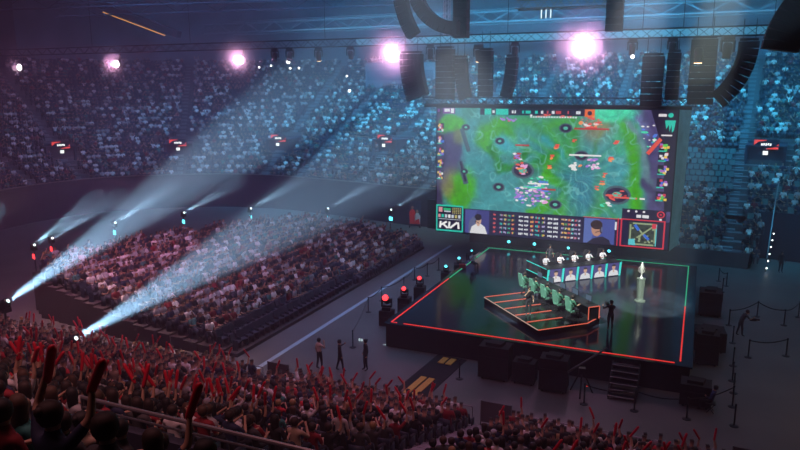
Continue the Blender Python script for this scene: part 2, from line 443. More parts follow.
for k, (x, y) in enumerate([(-40, 18), (-28, 18), (-14, 18), (1.5, 18), (9, 18), (11, 18), (13.6, 18), (15.4, 18), (19, 18)]):
    tag(MB().tube((x, y, 18.2), (x, y, 29.9), .025, n=5).obj('hanging_cable', M_BLK), f'thin dark steel cable holding the lighting truss, {ordn(k+1)} from the left end', 'cable', 'suspension cables of the truss')
# catwalk platform at the top centre
t = empty('catwalk', (3.5, 32, 21.2), .1, 'yellowish steel catwalk frame hanging under the roof above the screen', 'catwalk')
M_YEL = mat('yellow_steel', (.35, .27, .09), .6)
mb = MB(); truss(mb, (-4.8, 0, .6), (4.0, 0, .6), 1.6, .9, 12, .06); mb.obj('frame', M_YEL, t)
for k in range(5): MB().tube((-4.2+k*1.9, -.8, 1.0), (-4.2+k*1.9, -.8, 2.1), .03).obj('post', M_YEL, t)
MB().tube((-4.8, -.8, 2.1), (4, -.8, 2.1), .03).obj('handrail', M_YEL, t)
for k in range(3):
    q = empty('fluorescent_lamp', (1.2+k*.42, 30.8, 20.4-.0*k), 0, f'{["leftmost", "middle", "rightmost"][k]} of three small glowing tube lamps under the catwalk', 'lamp', 'tube lamps under the catwalk')
    MB().box((0, 0, .4), (.1, .1, .8)).obj('bracket', M_BLK, q); MB().tube((0, -.12, 0), (0, -.12, .75), .05).obj('tube', emi('tube', (.75, .9, 1), 1.6), q)

def array_mesh(w, h, d, taper=.0):
    mb = MB(); a, b = w/2, w/2*(1-taper)
    mb.add([(-a, -d/2, -h/2), (a, -d/2, -h/2), (b, d/2, -h/2), (-b, d/2, -h/2), (-a, -d/2, h/2), (a, -d/2, h/2), (b, d/2, h/2), (-b, d/2, h/2)],
           [(3, 2, 1, 0), (4, 5, 6, 7), (0, 1, 5, 4), (1, 2, 6, 5), (2, 3, 7, 6), (3, 0, 4, 7)])
    for k in range(5): mb.box((-w*.36+k*w*.18, -d/2-.01, 0), (.02, .03, h*.8))
    return mb
def line_array(name, x, y, ztop, w, n, h, curve, label, d=.7, dirx=0.0, lean0=0):
    """n cabinets hung one under another; each tilts a bit more (curve, radians per cabinet, swings in x by dirx)"""
    t = empty('speaker_array', (x, y, ztop), 0, label, 'speaker', 'hanging speaker arrays')
    me = array_mesh(w, h*.94, d).mesh('speaker_cabinet', M_BLKC)
    px, pz, a = 0, 0, lean0
    for k in range(n):
        c = link('speaker_cabinet', me, t, (px+math.sin(a)*h/2*dirx, 0, pz-math.cos(a)*h/2))
        c.rotation_euler = (-.0, a*-dirx, 0)
        px += math.sin(a)*h*dirx; pz -= math.cos(a)*h; a += curve
    MB().box((0, 0, .12), (w*.9, d*.8, .16)).obj('rigging_frame', M_BLK, t)
    MB().tube((-w*.3, 0, .15), (-w*.3, 0, 1.4), .025).obj('chain_hoist', M_BLK, t); MB().tube((w*.3, 0, .15), (w*.3, 0, 1.4), .025).obj('chain_hoist', M_BLK, t)
line_array('a', -5.9, 17.2, 16.9, 1.75, 8, .43, .05, 'wide dark speaker array hanging just left of the screen top, curved at its foot', dirx=1)
line_array('a', -3.1, 17.2, 17.2, 1.35, 9, .42, .0, 'straight dark speaker array above the upper left corner of the screen')
line_array('a', -1.9, 17.4, 16.5, .9, 8, .38, .04, 'slim dark speaker array squeezed between two wider arrays above the screen left', dirx=1)
line_array('a', .1, 17.2, 17.0, 1.0, 8, .42, .0, 'straight dark speaker array right of the warm lit lamp above the screen')
line_array('a', 2.1, 17.2, 16.5, .8, 7, .42, .05, 'slim dark speaker array above the screen, nearest its middle from the left side', dirx=-1)
line_array('a', 11.9, 17.2, 16.4, 1.4, 8, .42, .0, 'straight dark speaker array above the right part of the screen')
line_array('a', 13.2, 17.3, 16.6, .85, 8, .39, .0, 'slim dark speaker array just inside the upper right corner of the screen')
line_array('a', 15.0, 16.6, 17.4, 1.6, 10, .42, .0, 'largest dark speaker array, hanging at the upper right corner of the screen')
line_array('a', 17.6, 16.8, 17.2, 1.2, 10, .42, .09, 'banana shaped dark speaker array right of the screen', dirx=-1)
line_array('a', -2.9, 8, 21.0, .8, 9, .40, .07, 'curved dark speaker array sweeping down from the roof, leftmost of all', dirx=1)
line_array('a', -1.9, 8, 21.0, .8, 12, .40, .14, 'hooked dark speaker array at the top edge, beside the leftmost one', dirx=1)
line_array('a', 1.0, 8.6, 19.9, .9, 6, .42, .0, 'short straight dark speaker array at the top edge above the left lamps')
line_array('a', 21.3, 5, 19.9, 1.6, 12, .42, -.09, 'big dark speaker array sweeping across the top right corner', dirx=-1, lean0=1.15, d=1.2)
line_array('a', 9.8, 12, 21.5, 1.0, 9, .42, .0, 'narrow straight dark speaker array hanging at the top edge above the screen')

# moving heads -------------------------------------------------------
def moving_head(loc, rz, tilt, label, lens, up=False, group='moving lights', scale=1.0, size=.0, cat='stage light', rx=0):
    """yoke light; hangs from loc (or stands when up). tilt: angle of the head from straight down (or up)."""
    t = empty('moving_light', loc, rz, label, cat, group); t.scale = (scale,)*3
    sg = 1 if up else -1
    MB().box((0, 0, sg*.07), (.36, .3, .14)).obj('base', M_BLK, t)
    y = MB(); y.box((0, 0, sg*.17), (.44, .1, .06))
    for s in (-1, 1): y.box((s*.21, 0, sg*.34), (.05, .14, .38))
    y.obj('yoke', M_BLK, t)
    R = Matrix.Rotation(tilt, 3, 'X'); piv = Vector((0, 0, sg*.44)); d = R@Vector((0, 0, sg))
    h = MB(); prof = [(.1, -.22), (.15, -.16), (.155, .1), (.13, .2), (.145, .3)]
    M = R@Matrix.Diagonal((1, 1, sg)); h.lathe(prof, 14, piv, 0, M); hd = h.obj('lamp_head', M_BLK, t, True)
    l = MB(); l.lathe([(.135, .285), (.135, .315), (.03, .33)], 14, piv, 0, M); l.obj('lens', lens, hd, True)
    return t, piv+d*.36, d
def spot(name, loc, target, power, colr, ang, blend=.15, r=.06):
    l = bpy.data.lights.new(name, 'SPOT'); l.energy = power; l.color = colr; l.spot_size = math.radians(ang); l.spot_blend = blend; l.shadow_soft_size = r
    o = bpy.data.objects.new(name, l); col.objects.link(o); o.location = loc
    o.rotation_euler = (Vector(target)-Vector(loc)).to_track_quat('-Z', 'Y').to_euler(); return o
def area(name, loc, target, power, colr, sx, sy=None, spread=180):
    l = bpy.data.lights.new(name, 'AREA'); l.energy = power; l.color = colr; l.shape = 'RECTANGLE'; l.size = sx; l.size_y = sy or sx; l.spread = math.radians(spread)
    o = bpy.data.objects.new(name, l); col.objects.link(o); o.location = loc
    o.rotation_euler = (Vector(target)-Vector(loc)).to_track_quat('-Z', 'Y').to_euler(); return o
def point(name, loc, power, colr, r=.2):
    l = bpy.data.lights.new(name, 'POINT'); l.energy = power; l.color = colr; l.shadow_soft_size = r
    o = bpy.data.objects.new(name, l); col.objects.link(o); o.location = loc; return o
# the five bright lamps on the truss (followspots pointed at the seats)
def puff(dn):  # scatter volume for the haze bodies added round lamps and beams
    nm = f'lamp_haze_{dn:.4f}'
    if nm in MATS: return MATS[nm]
    m = bpy.data.materials.new(nm); m.use_nodes = True; nt = m.node_tree; MATS[nm] = m
    for n in list(nt.nodes): nt.nodes.remove(n)
    out = nt.nodes.new('ShaderNodeOutputMaterial'); vs_ = nt.nodes.new('ShaderNodeVolumeScatter'); vs_.inputs['Color'].default_value = (1, 1, 1, 1); vs_.inputs['Density'].default_value = dn
    nt.links.new(vs_.outputs[0], out.inputs['Volume']); return m
PUFF = .6
blobs = [(-49.6, 17.5, 16.4, .35, 'far dim pink lamp at the left end of the truss'), (-36.4, 17.5, 16.55, .8, 'bright pink-white round lamp, second from the left end of the truss'),
         (-22.1, 17.5, 16.7, 1.1, 'bright pink-white round lamp between the second lamp and the hanging fixtures'), (-7.4, 17.5, 16.9, 1.7, 'glaring white-pink round lamp left of the wide speaker array'), (7.25, 17.5, 17.1, 1.9, 'glaring white-pink round lamp directly above the screen')]
for x, y, z, k, lab in blobs:
    t = empty('blinder_lamp', (x, y, z), 0, lab, 'stage light', 'round glaring lamps on the truss')
    MB().lathe([(.12, .0), (.30, .12), (.36, .36), (.38, .5)], 16, (0, .35, 0), 0, Matrix.Rotation(PI/2, 3, 'X')).obj('housing', M_BLK, t, True)
    MB().tube((0, .2, .3), (0, .45, .95), .05).obj('clamp', M_BLK, t)
    MB().lathe([(.02, -.12), (.2, -.09), (.32, 0), (.34, .06)], 20, (0, -.19, 0), 0, Matrix.Rotation(-PI/2, 3, 'X')).obj('lens', emi('blinder', (1, .8, .95), 25*k), t, True)
    for rr, dn in ((.45, .5), (.8, .22), (1.25, .09), (1.8, .035)): h_ = MB().ball((0, -.4, 0), rr*(.45+.62*k), 20, 12).obj('light_haze', puff(dn*PUFF), t, True)  # added haze balls that stand in for the glare round each lamp
    point('lamp_glow', (x, y-.75, z), GLOW*k*k, (1, .45, .85), .3)

# ================================================================== THE GIANT SCREEN
SX0, SW, SZ0, SH, SY = -5.18, 18.76, 2.17, 10.49, 21.17
SCR = empty('video_screen', (SX0+SW/2, SY, 0), 0, 'giant video screen showing a green and teal game view above the stage', 'screen')
def SP(u, v): return (-SW/2+SW*u, SZ0+SH*(1-v))
def rect(mb, u0, v0, u1, v1, lay=1, mi=0):
    (x0, z1), (x1, z0) = SP(u0, v0), SP(u1, v1); y = -.012*lay
    return mb.box(((x0+x1)/2, y, (z0+z1)/2), (abs(x1-x0), .01, abs(z1-z0)), mi=mi)
def poly(mb, pts, lay=1, mi=0):
    vs = []
    for u, v in pts: x, z = SP(u, v); vs.append((x, -.012*lay, z))
    n = len(vs); vs += [(x, y+.008, z) for x, y, z in vs]
    return mb.add(vs, [tuple(range(n)), tuple(range(n, 2*n))[::-1]]+[(i, n+i, n+(i+1) % n, (i+1) % n) for i in range(n)], mi)
def ell(mb, u, v, ru, rv, lay=1, mi=0, n=18, a=0):
    return poly(mb, [(u+ru*math.cos(-2*PI*i/n)*math.cos(a)-rv*math.sin(-2*PI*i/n)*math.sin(a), v+(ru*math.cos(-2*PI*i/n)*math.sin(a)+rv*math.sin(-2*PI*i/n)*math.cos(a))) for i in range(n)][::-1], lay, mi)
def seg(mb, a, b, w, lay=1, mi=0):
    dx, dy = (b[0]-a[0])*SW, (b[1]-a[1])*SH; L = math.hypot(dx, dy); nx, ny = -dy/L*w/2/SW, dx/L*w/2/SH
    return poly(mb, [(a[0]+nx, a[1]+ny), (b[0]+nx, b[1]+ny), (b[0]-nx, b[1]-ny), (a[0]-nx, a[1]-ny)], lay, mi)
def E_(r, g, b, s=1.0):   # a display colour given as it looks on the panel (0-255)
    return emi(f'px_{r}_{g}_{b}', lin((r/255, g/255, b/255)), s*SCRG)
SCRG = 1.0
# game view: terrain image computed point by point for the panel
def vnoise(x, y, seed):
    g = np.random.default_rng(seed).random((64, 64)); xi = np.floor(x).astype(int); yi = np.floor(y).astype(int); fx = x-xi; fy = y-yi
    fx = fx*fx*(3-2*fx); fy = fy*fy*(3-2*fy); G = lambda a_, b_: g[a_ % 64, b_ % 64]
    return (G(xi, yi)*(1-fx)+G(xi+1, yi)*fx)*(1-fy)+(G(xi, yi+1)*(1-fx)+G(xi+1, yi+1)*fx)*fy
def fbm(x, y, seed, n=4):
    return sum(vnoise(x*2**k, y*2**k, seed+k)*.5**k for k in range(n))/sum(.5**k for k in range(n))
NUg, NVg = 520, 240
uu, vv = np.meshgrid(np.linspace(0, 1, NUg), np.linspace(0, .8, NVg))
def paint_game():
    U_, V_ = uu*1.79, vv      # equal scale
    wx = U_+.09*(fbm(U_*5, V_*5, 1)-.5)+.03*(fbm(U_*16, V_*16, 5)-.5); wy = V_+.09*(fbm(U_*5+9, V_*5, 2)-.5)+.03*(fbm(U_*16+9, V_*16, 6)-.5)
    wu = wx/1.79
    c = np.zeros(uu.shape+(3,)); c[:] = lin((.24, .50, .53))
    def sm(d, w): return 1/(1+np.exp(np.clip(d/w, -40, 40)))
    def put(m_, col_):
        nonlocal c
        c = c*(1-m_[..., None])+np.array(lin(col_))*m_[..., None]
    def blob(u0, v0, ru, rv, col_, w=.06, a=1.0): put(a*sm(np.sqrt(((wu-u0)/ru)**2+((wy-v0)/rv)**2)-1, w), col_)
    def line(pts, wd, col_, w=.008, a=1.0):
        d = np.full(uu.shape, 9.0)
        for (x0, y0), (x1, y1) in zip(pts, pts[1:]):
            x0, x1 = x0*1.79, x1*1.79; dx, dy = x1-x0, y1-y0; t_ = np.clip(((wx-x0)*dx+(wy-y0)*dy)/(dx*dx+dy*dy), 0, 1)
            d = np.minimum(d, np.hypot(wx-x0-t_*dx, wy-y0-t_*dy))
        put(a*sm(d-wd, w), col_)
    G1, G2, TL, PU = (.24, .56, .10), (.12, .44, .16), (.24, .58, .64), (.24, .21, .36)
    put(.5*sm(.52-fbm(U_*4, V_*4, 20), .02), (.20, .46, .36))
    blob(.27, .22, .10, .13, G1); blob(.31, .27, .05, .07, TL, .2); line([(.24, .3), (.28, .45), (.36, .44), (.4, .3)], .03, G2); line([(.3, .12), (.42, .1), (.5, .2)], .03, G1, .02, .8)
    line([(.5, .1), (.58, .08), (.6, .3), (.5, .42)], .05, G1, .02); line([(.44, .42), (.52, .34)], .035, G2, .02); line([(.47, .2), (.55, .3), (.6, .5)], .02, TL)
    blob(.56, .2, .05, .1, (.22, .5, .3), .2, .8); [line([(.64, .48), (.64+.3*math.cos(q), .48-.5*math.sin(q))], .006, G1, .012, .8) for q in (2.2, 2.5, 2.75, 3.05, .4, .8, 1.2, -2.2, -1.8, -.9)]; line([(.55, .8), (.58, .6), (.5, .5)], .045, G1); line([(.68, .8), (.74, .62), (.72, .5)], .05, G1); line([(.44, .8), (.5, .72)], .05, G1)
    blob(.65, .56, .08, .2, (.20, .44, .52), .25); blob(.78, .42, .05, .2, (.24, .52, .56), .2)
    line([(.79, .08), (.84, .3), (.86, .5), (.87, .8)], .05, G1, .012); line([(.76, .1), (.78, .3)], .03, (.24, .6, .4), .02, .8)
    blob(.69, .12, .05, .1, (.48, .46, .34), .25, .9)
    blob(.745, .0, .10, .10, (.28, .74, .60), .08); put(.35*sm(np.abs(np.sin(60*np.hypot(uu*1.79-.745*1.79, vv+.05)))-.25, .1)*sm(np.hypot((uu-.745)/.1, vv/.11)-1, .05), (.15, .5, .45))
    # dark sides
    put(sm(wu-.115, .006)*sm(.1-wy, .02)*sm(wy-.62, .03), PU); put(sm(wu-.035, .004), (.2, .18, .3))
    blob(.075, .13, .055, .08, G1, .1); blob(.1, .24, .03, .05, (.42, .46, .25), .2, .7); blob(.12, .65, .07, .17, G1, .1); blob(.06, .6, .03, .1, (.45, .4, .3), .25, .8)
    put(sm(.865+.06*vv-wu, .006), (.26, .24, .40)); line([(.82, .1), (.88, .3), (.9, .42), (.93, .6)], .02, (.36, .48, .52)); line([(.86, .05), (.89, .2)], .02, (.36, .36, .55)); line([(.9, .5), (.95, .65)], .03, (.22, .2, .34))
    # fine drawing: radiating streaks and thin contour lines
    an = np.arctan2(V_-.5, U_-.64*1.79); ra = np.hypot(V_-.5, U_-.64*1.79)
    st = .5+.5*np.sin(an*23+6*fbm(U_*3, V_*3, 33)); msk = np.exp(-((uu-.64)/.2)**2-((vv-.45)/.4)**2)
    c *= (1-.14*msk*(st > .7))[..., None]; put(.12*msk*(st < .12), (.5, .72, .7))
    ct = np.abs((fbm(U_*3.2, V_*3.2, 40)*9) % 1-.5); put(.38*(ct < .05)*(uu > .14)*(uu < .86), (.45, .70, .70))
    sk = fbm(U_*26, V_*26, 50); c *= (.72+.56*sk)[..., None]; sp = fbm(U_*60, V_*60, 60, 2); c *= (.85+.3*sp)[..., None]
    g_ = c.mean(axis=2, keepdims=True); c = g_+(c-g_)*1.08
    return np.clip(c, 0, 1)*1.35
GC = paint_game()
m = bpy.data.materials.new('display_game_view'); m.use_nodes = True; nt = m.node_tree; b = nt.nodes['Principled BSDF']
b.inputs['Base Color'].default_value = (.01, .01, .01, 1); b.inputs['Roughness'].default_value = .5
a_ = nt.nodes.new('ShaderNodeAttribute'); a_.attribute_name = 'Col'; nt.links.new(a_.outputs['Color'], b.inputs['Emission Color']); b.inputs['Emission Strength'].default_value = 1.0
M_GAME = m
mb = MB(); mb.box((0, .35, SZ0+SH/2), (SW+.2, .66, SH+.2)); mb.obj('cabinet', M_BLK, SCR)
idx = np.arange(NUg*NVg).reshape(NVg, NUg)
gq = np.stack([idx[:-1, :-1], idx[1:, :-1], idx[1:, 1:], idx[:-1, 1:]], -1).reshape(-1, 4)
gm = bpy.data.meshes.new('game_view'); gm.from_pydata(np.stack([-SW/2+SW*uu.ravel(), np.full(uu.size, -.004), SZ0+SH*(1-vv.ravel())], 1).tolist(), [], gq.tolist()); gm.materials.append(M_GAME)
ga = gm.attributes.new('Col', 'FLOAT_COLOR', 'POINT'); ga.data.foreach_set('color', np.concatenate([GC.reshape(-1, 3), np.ones((uu.size, 1))], 1).astype(np.float32).ravel())
link('game_view', gm, SCR)
# right hand angled side face of the screen
mb = MB(); x = SW/2+.1
mb.add([(x, -.02, SZ0-.1), (x+.6, 1.9, SZ0+.1), (x+.8, 1.9, SZ0+SH+.2), (x, -.02, SZ0+SH+.1)], [(0, 1, 2, 3)])
mb.add([(x, .1, SZ0-.1), (x+.55, 2.0, SZ0+.1), (x+.75, 2.0, SZ0+SH+.2), (x, .1, SZ0+SH+.1)], [(3, 2, 1, 0)])
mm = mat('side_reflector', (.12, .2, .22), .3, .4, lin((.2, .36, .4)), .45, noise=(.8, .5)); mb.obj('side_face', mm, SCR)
# towers and rocks standing on the terrain
P = MB(); pm = [E_(44, 118, 122), E_(58, 140, 40), E_(40, 36, 66), E_(36, 92, 78), E_(90, 190, 170), E_(30, 84, 40), E_(70, 96, 110)]
random.seed(3)
for u, v, r in [(.64, .34, .03), (.57, .14, .028), (.395, .47, .05), (.79, .62, .055), (.135, .15, .02), (.13, .5, .02), (.29, .61, .028), (.29, .25, .022), (.54, .72, .028)]:
    P = MB(); ell(P, u, v, r, r*1.3, 4, 6); ell(P, u, v, r*.8, r*1.0, 5, 2); ell(P, u, v, r*.35, r*.45, 6, 4); P.obj('terrain_tower', pm, SCR)
P = MB()
seg(P, (.115, .16), (.15, .34), .35, 4, 6); seg(P, (.11, .42), (.14, .6), .45, 4, 6); seg(P, (.112, .42), (.138, .58), .2, 5, 2)
P.obj('terrain_wall', pm, SCR)
# units: clusters of small coloured marks
UNITS = []; U = MB(); um = [E_(170, 120, 220), E_(235, 170, 225), E_(230, 90, 80), E_(70, 220, 180), E_(235, 235, 240), E_(90, 130, 230), E_(190, 60, 60), E_(250, 150, 90)]
def cluster(u, v, ru, rv, n, cs):
    global U
    if n > 9: UNITS.append(U); U = MB()
    for k in range(n):
        a, r = random.uniform(0, 2*PI), math.sqrt(random.random()); x, y = u+ru*r*math.cos(a), v+rv*r*math.sin(a); s = random.uniform(.003, .010)
        ell(U, x, y, s, s*random.uniform(.8, 2), 7+k % 4, random.choice(cs), 7, random.uniform(0, 3))
cluster(.44, .66, .08, .09, 70, [0, 1, 4, 5, 0]); cluster(.46, .56, .05, .05, 26, [3, 3, 4, 5]); cluster(.67, .1, .045, .05, 26, [2, 2, 4, 7]); cluster(.39, .46, .03, .05, 14, [7, 1, 2])
cluster(.69, .4, .03, .04, 16, [4, 1, 0]); cluster(.62, .42, .02, .03, 10, [4, 7]); cluster(.37, .37, .015, .05, 12, [4, 6, 0]); cluster(.79, .62, .04, .04, 14, [2, 6, 2])
cluster(.75, .7, .02, .02, 8, [3, 4]); cluster(.5, .05, .1, .012, 10, [2, 4]); cluster(.33, .08, .04, .015, 8, [2, 0]); cluster(.90, .16, .03, .1, 16, [5, 4, 3])
for u, v in [(.53, .26), (.51, .34), (.5, .42), (.6, .22), (.77, .22), (.75, .34), (.73, .46), (.72, .52), (.7, .56)]:
    rect(U, u, v, u+.018, v+.01, 7, 2); cluster(u+.008, v+.02, .006, .012, 3, [2, 7])
for u, v, w, c in [(.605, .135, .14, 6), (.59, .33, .13, 4), (.36, .27, .06, 6), (.42, .56, .09, 4), (.4, .59, .08, 3), (.48, .6, .06, 6), (.78, .63, .09, 2), (.84, .63, .025, 3), (.88, .63, .02, 4)]:
    UNITS.append(U); U = MB(); rect(U, u, v, u+w, v+.012, 12, c)
UNITS.append(U); U = MB(); seg(U, (.898, .31), (.945, .2), .28, 9, 2)
UNITS.append(U)
for U in [q for q in UNITS if q.f]: U.obj('game_unit', um, SCR)
# top bar
T = MB(); tm = [E_(28, 26, 52), E_(20, 205, 185), E_(240, 110, 50), E_(225, 230, 240), E_(200, 60, 60), E_(120, 60, 150)]
rect(T, .2, .0, .66, .05, 8, 0); rect(T, .22, .003, .25, .048, 9, 1); rect(T, .27, .003, .325, .048, 9, 1); rect(T, .645, 0, .685, .055, 9, 2); ell(T, .665, .028, .009, .016, 10, 0)
for u, w, c in [(.255, .01, 3), (.34, .008, 3), (.352, .006, 3), (.385, .008, 1), (.4, .022, 1), (.44, .012, 1), (.465, .01, 3), (.49, .006, 4), (.51, .012, 3), (.527, .022, 4), (.575, .006, 4), (.61, .018, 3)]: rect(T, u, .014, u+w, .036, 10, c)
for k in range(18): rect(T, .42+k*.011, .055, .427+k*.011, .066, 9, 3)
rect(T, 0, 0, .02, .045, 8, 0); rect(T, .003, .008, .013, .032, 9, 5); rect(T, .028, 0, .085, .045, 8, 5); rect(T, .035, .006, .06, .03, 9, 3); rect(T, .065, .004, .08, .04, 9, 3)
T.obj('top_bar', tm, SCR)
# side columns with player icons
icm = [E_(30, 26, 52), E_(40, 200, 180), E_(230, 225, 235), E_(170, 110, 200), E_(240, 200, 80), E_(210, 60, 80), E_(60, 110, 220), E_(90, 200, 90)]
def icon(mb, u, v, w, h):
    rect(mb, u, v, u+w, v+h, 8, 0)
    for k in range(9):
        x, y = u+random.uniform(.05, .8)*w, v+random.uniform(.05, .75)*h
        rect(mb, x, y, x+w*.28, y+h*.25, 9+k % 3, random.choice([2, 3, 4, 5, 6, 7]))
    rect(mb, u, v+h*.86, u+w*.7, v+h*.98, 12, 1)
for k in range(5): I = MB(); icon(I, .002, .12+k*.095, .032, .072); I.obj('player_icon', icm, SCR)
for k in range(5): I = MB(); icon(I, .94, .29+k*.095 if k < 4 else .22, .04, .072); I.obj('player_icon', icm, SCR)
I = MB(); poly(I, [(.9, .0), (1, .0), (1, .72), (.975, .72), (.96, .3)], 6, 0); rect(I, .93, .026, .96, .045, 8, 2); ell(I, .975, .035, .01, .016, 8, 1)
poly(I, [(.955, .07), (.995, .07), (.99, .14), (.983, .155), (.98, .1), (.974, .15), (.97, .1), (.962, .13), (.958, .1)], 8, 1); rect(I, .945, .17, .985, .18, 8, 2); I.obj('team_logo_panel', icm, SCR)
# bottom bar
B = MB(); bm_ = [E_(27, 24, 60), E_(38, 34, 80)]
rect(B, 0, .8, 1, 1, 4, 0); rect(B, .135, .805, .255, .995, 5, 1); B.obj('bottom_bar', bm_, SCR)
C = MB(); cm = [E_(40, 200, 180), E_(24, 22, 50), E_(200, 210, 225), E_(220, 150, 160), E_(40, 180, 120), E_(190, 180, 110), E_(240, 240, 245)]
for a in ((0, .78, .13, .792), (0, .985, .13, .998), (0, .78, .006, .998), (.124, .78, .13, .998)): rect(C, *a, 9, 0)
rect(C, .006, .79, .124, .9, 6, 1); rect(C, .01, .895, .122, .899, 8, 2); rect(C, .012, .8, .03, .84, 8, 3); rect(C, .035, .805, .07, .825, 8, 4); rect(C, .038, .828, .07, .838, 8, 2)
for r in range(4):
    for k in range(5): rect(C, .078+k*.009, .8+r*.013, .083+k*.009, .808+r*.013, 8, 5)
for k in range(7): rect(C, .01+k*.016, .858, .021+k*.016, .885, 8, [3, 0, 2, 6, 2, 5, 2][k])
C.obj('team_panel', cm, SCR)
# sponsor logo box with the white letters
L = MB(); rect(L, .006, .9, .124, .985, 6, 0)
def LG(a, b, w=.17): seg(L, (.016+a[0]*.1, .972-a[1]*.055), (.016+b[0]*.1, .972-b[1]*.055), w, 9, 1)
LG((.03, .0), (.06, 1)); LG((.05, .42), (.36, .98)); LG((.18, .6), (.40, .02)); LG((.46, .0), (.49, 1)); LG((.52, .06), (.86, .96)); LG((.90, 1), (.93, .0))
L.obj('sponsor_logo', [E_(24, 22, 50), E_(245, 245, 250)], SCR)['label'] = 'white angular three letter sponsor logo on a dark box'
def portrait(u0, v0, u1, v1, bg, bg2, shirt, skin, hair, side, name_):
    p = MB(); rect(p, u0, v0, u1, v1, 6, 0); w, h = u1-u0, v1-v0
    poly(p, [(u0, v0), (u0+w*.5, v0), (u0+w*.2, v1), (u0, v1)], 7, 1)
    cx = u0+w*(.56 if side > 0 else .42); sc = 1.3 if side > 0 else 1.7
    if side > 0: poly(p, [(cx-w*.42, v1), (cx-w*.40, v0+h*.5), (cx-w*.2, v0+h*.26), (cx-w*.05, v0+h*.4), (cx-w*.1, v1)], 8, 5)
    poly(p, [(cx-w*.36, v1), (cx-w*.28, v0+h*.72), (cx-w*.08, v0+h*.58), (cx+w*.1, v0+h*.58), (cx+w*.27, v0+h*.7), (cx+w*.38, v1)] if side > 0 else
         [(cx-w*.3, v1), (cx-w*.1, v0+h*.8), (cx+w*.2, v0+h*.7), (cx+w*.42, v0+h*.82), (cx+w*.48, v1)], 9, 2)
    rect(p, cx-w*.05, v0+h*.5, cx+w*.05, v0+h*.68, 10, 3)
    ell(p, cx, v0+h*.42, w*.10*sc, h*.17*sc, 11, 3); ell(p, cx-.001, v0+h*(.30 if side > 0 else .24), w*.115*sc, h*.11*sc, 12, 4)
    ell(p, cx-side*w*.09*sc, v0+h*.42, w*.03*sc, h*.09*sc, 13, 4); ell(p, cx-side*w*.1*sc, v0+h*.42, w*.035, h*.06*sc, 14, 5)
    for q in (-1, 1): ell(p, cx+q*w*.04*sc+w*.01, v0+h*.41, w*.014, h*.012, 13, 4)
    rect(p, cx-w*.02, v0+h*.5, cx+w*.045, v0+h*.512, 13, 4)
    seg(p, (cx-side*w*.1*sc, v0+h*.46), (cx+side*w*.04, v0+h*.56), .05, 14, 4)
    return p.obj('player_camera', [E_(*bg), E_(*bg2), E_(*shirt), E_(*skin), E_(*hair), E_(90, 100, 140)], SCR)
o = portrait(.14, .805, .25, .995, (60, 62, 130), (72, 80, 150), (225, 225, 232), (205, 165, 145), (28, 22, 30), 1, ''); o['label'] = 'camera picture of a player in white with a headset'
o = portrait(.665, .805, .79, .995, (70, 84, 160), (90, 110, 180), (36, 32, 52), (190, 140, 120), (52, 36, 34), -1, ''); o['label'] = 'camera picture of a dark haired player in black'
S = MB(); sm = [E_(34, 30, 66), E_(225, 230, 240), E_(60, 190, 190), E_(220, 90, 90), E_(180, 170, 220), E_(240, 190, 90), E_(90, 160, 90)]
rect(S, .262, .812, .655, .99, 6, 0)
for r in range(5):
    v = .823+r*.034
    for u, w, cs in [(.27, .012, [3]), (.3, .012, [4, 2, 3]), (.318, .012, [2, 5, 4]), (.336, .012, [2, 6]), (.354, .012, [5, 3, 6]), (.385, .02, [1]), (.41, .018, [1]), (.437, .014, [5, 4, 3]), (.458, .02, [2, 2, 3]), (.487, .014, [4, 5, 6]), (.512, .02, [1]), (.537, .02, [1]),
                     (.57, .011, [4, 5]), (.584, .011, [5, 6, 1]), (.598, .011, [5, 3]), (.612, .011, [2, 1]), (.626, .011, [3, 4]), (.642, .008, [4, 1])]:
        [rect(S, u+w*j/3, v+random.uniform(0, .004), u+w*(j+.8)/3, v+random.uniform(.012, .02), 8, random.choice(cs)) for j in range(3)]
S.obj('stats_table', sm, SCR)
for k, c in ((.131, 0), (.257, 0), (.658, 1), (.80, 1)): pass
Fm = MB(); rect(Fm, .815, .715, .985, .79, 6, 0)
for k in range(3): ell(Fm, .84+k*.03, .732, .005, .008, 8, 1)
rect(Fm, .872, .755, .89, .777, 8, 1); rect(Fm, .895, .755, .92, .777, 8, 1); ell(Fm, .965, .745, .015, .026, 8, 2); ell(Fm, .965, .745, .01, .018, 9, 0); ell(Fm, .965, .745, .004, .007, 10, 2); rect(Fm, .96, .775, .97, .788, 8, 1)
rect(Fm, .79, .82, .797, .88, 8, 1)
for a in ((.812, .79, .985, .798), (.812, .99, .985, .999), (.812, .79, .818, .999), (.979, .79, .985, .999), (.8, .79, .804, .999)): rect(Fm, *a, 9, 2)
rect(Fm, .66, .795, .812, .8, 9, 2); Fm.obj('score_frame', [E_(34, 28, 60), E_(230, 230, 240), E_(215, 50, 70)], SCR)
Mm = MB(); mm = [E_(56, 66, 58), E_(150, 165, 130), E_(90, 200, 215), E_(60, 110, 220), E_(215, 60, 80), E_(30, 34, 40)]
rect(Mm, .845, .81, .955, .985, 7, 0)
for a, b_ in [((.85, .97), (.95, .82)), ((.852, .83), (.852, .96)), ((.86, .975), (.945, .975)), ((.86, .82), (.945, .82)), ((.948, .83), (.948, .96)), ((.87, .83), (.93, .96))]: seg(Mm, a, b_, .12, 8, 1)
for k in range(26): ell(Mm, random.uniform(.86, .94), random.uniform(.83, .97), .005, .008, 9, random.choice([5, 0, 5, 1]), 7)
poly(Mm, [(.847, .94), (.87, .935), (.875, .983), (.847, .983)], 10, 2); rect(Mm, .935, .815, .953, .85, 10, 4); seg(Mm, (.868, .83), (.885, .87), .22, 10, 3); seg(Mm, (.905, .9), (.925, .935), .2, 10, 3); rect(Mm, .95, .82, .954, .98, 10, 2)
Mm.obj('minimap', mm, SCR)
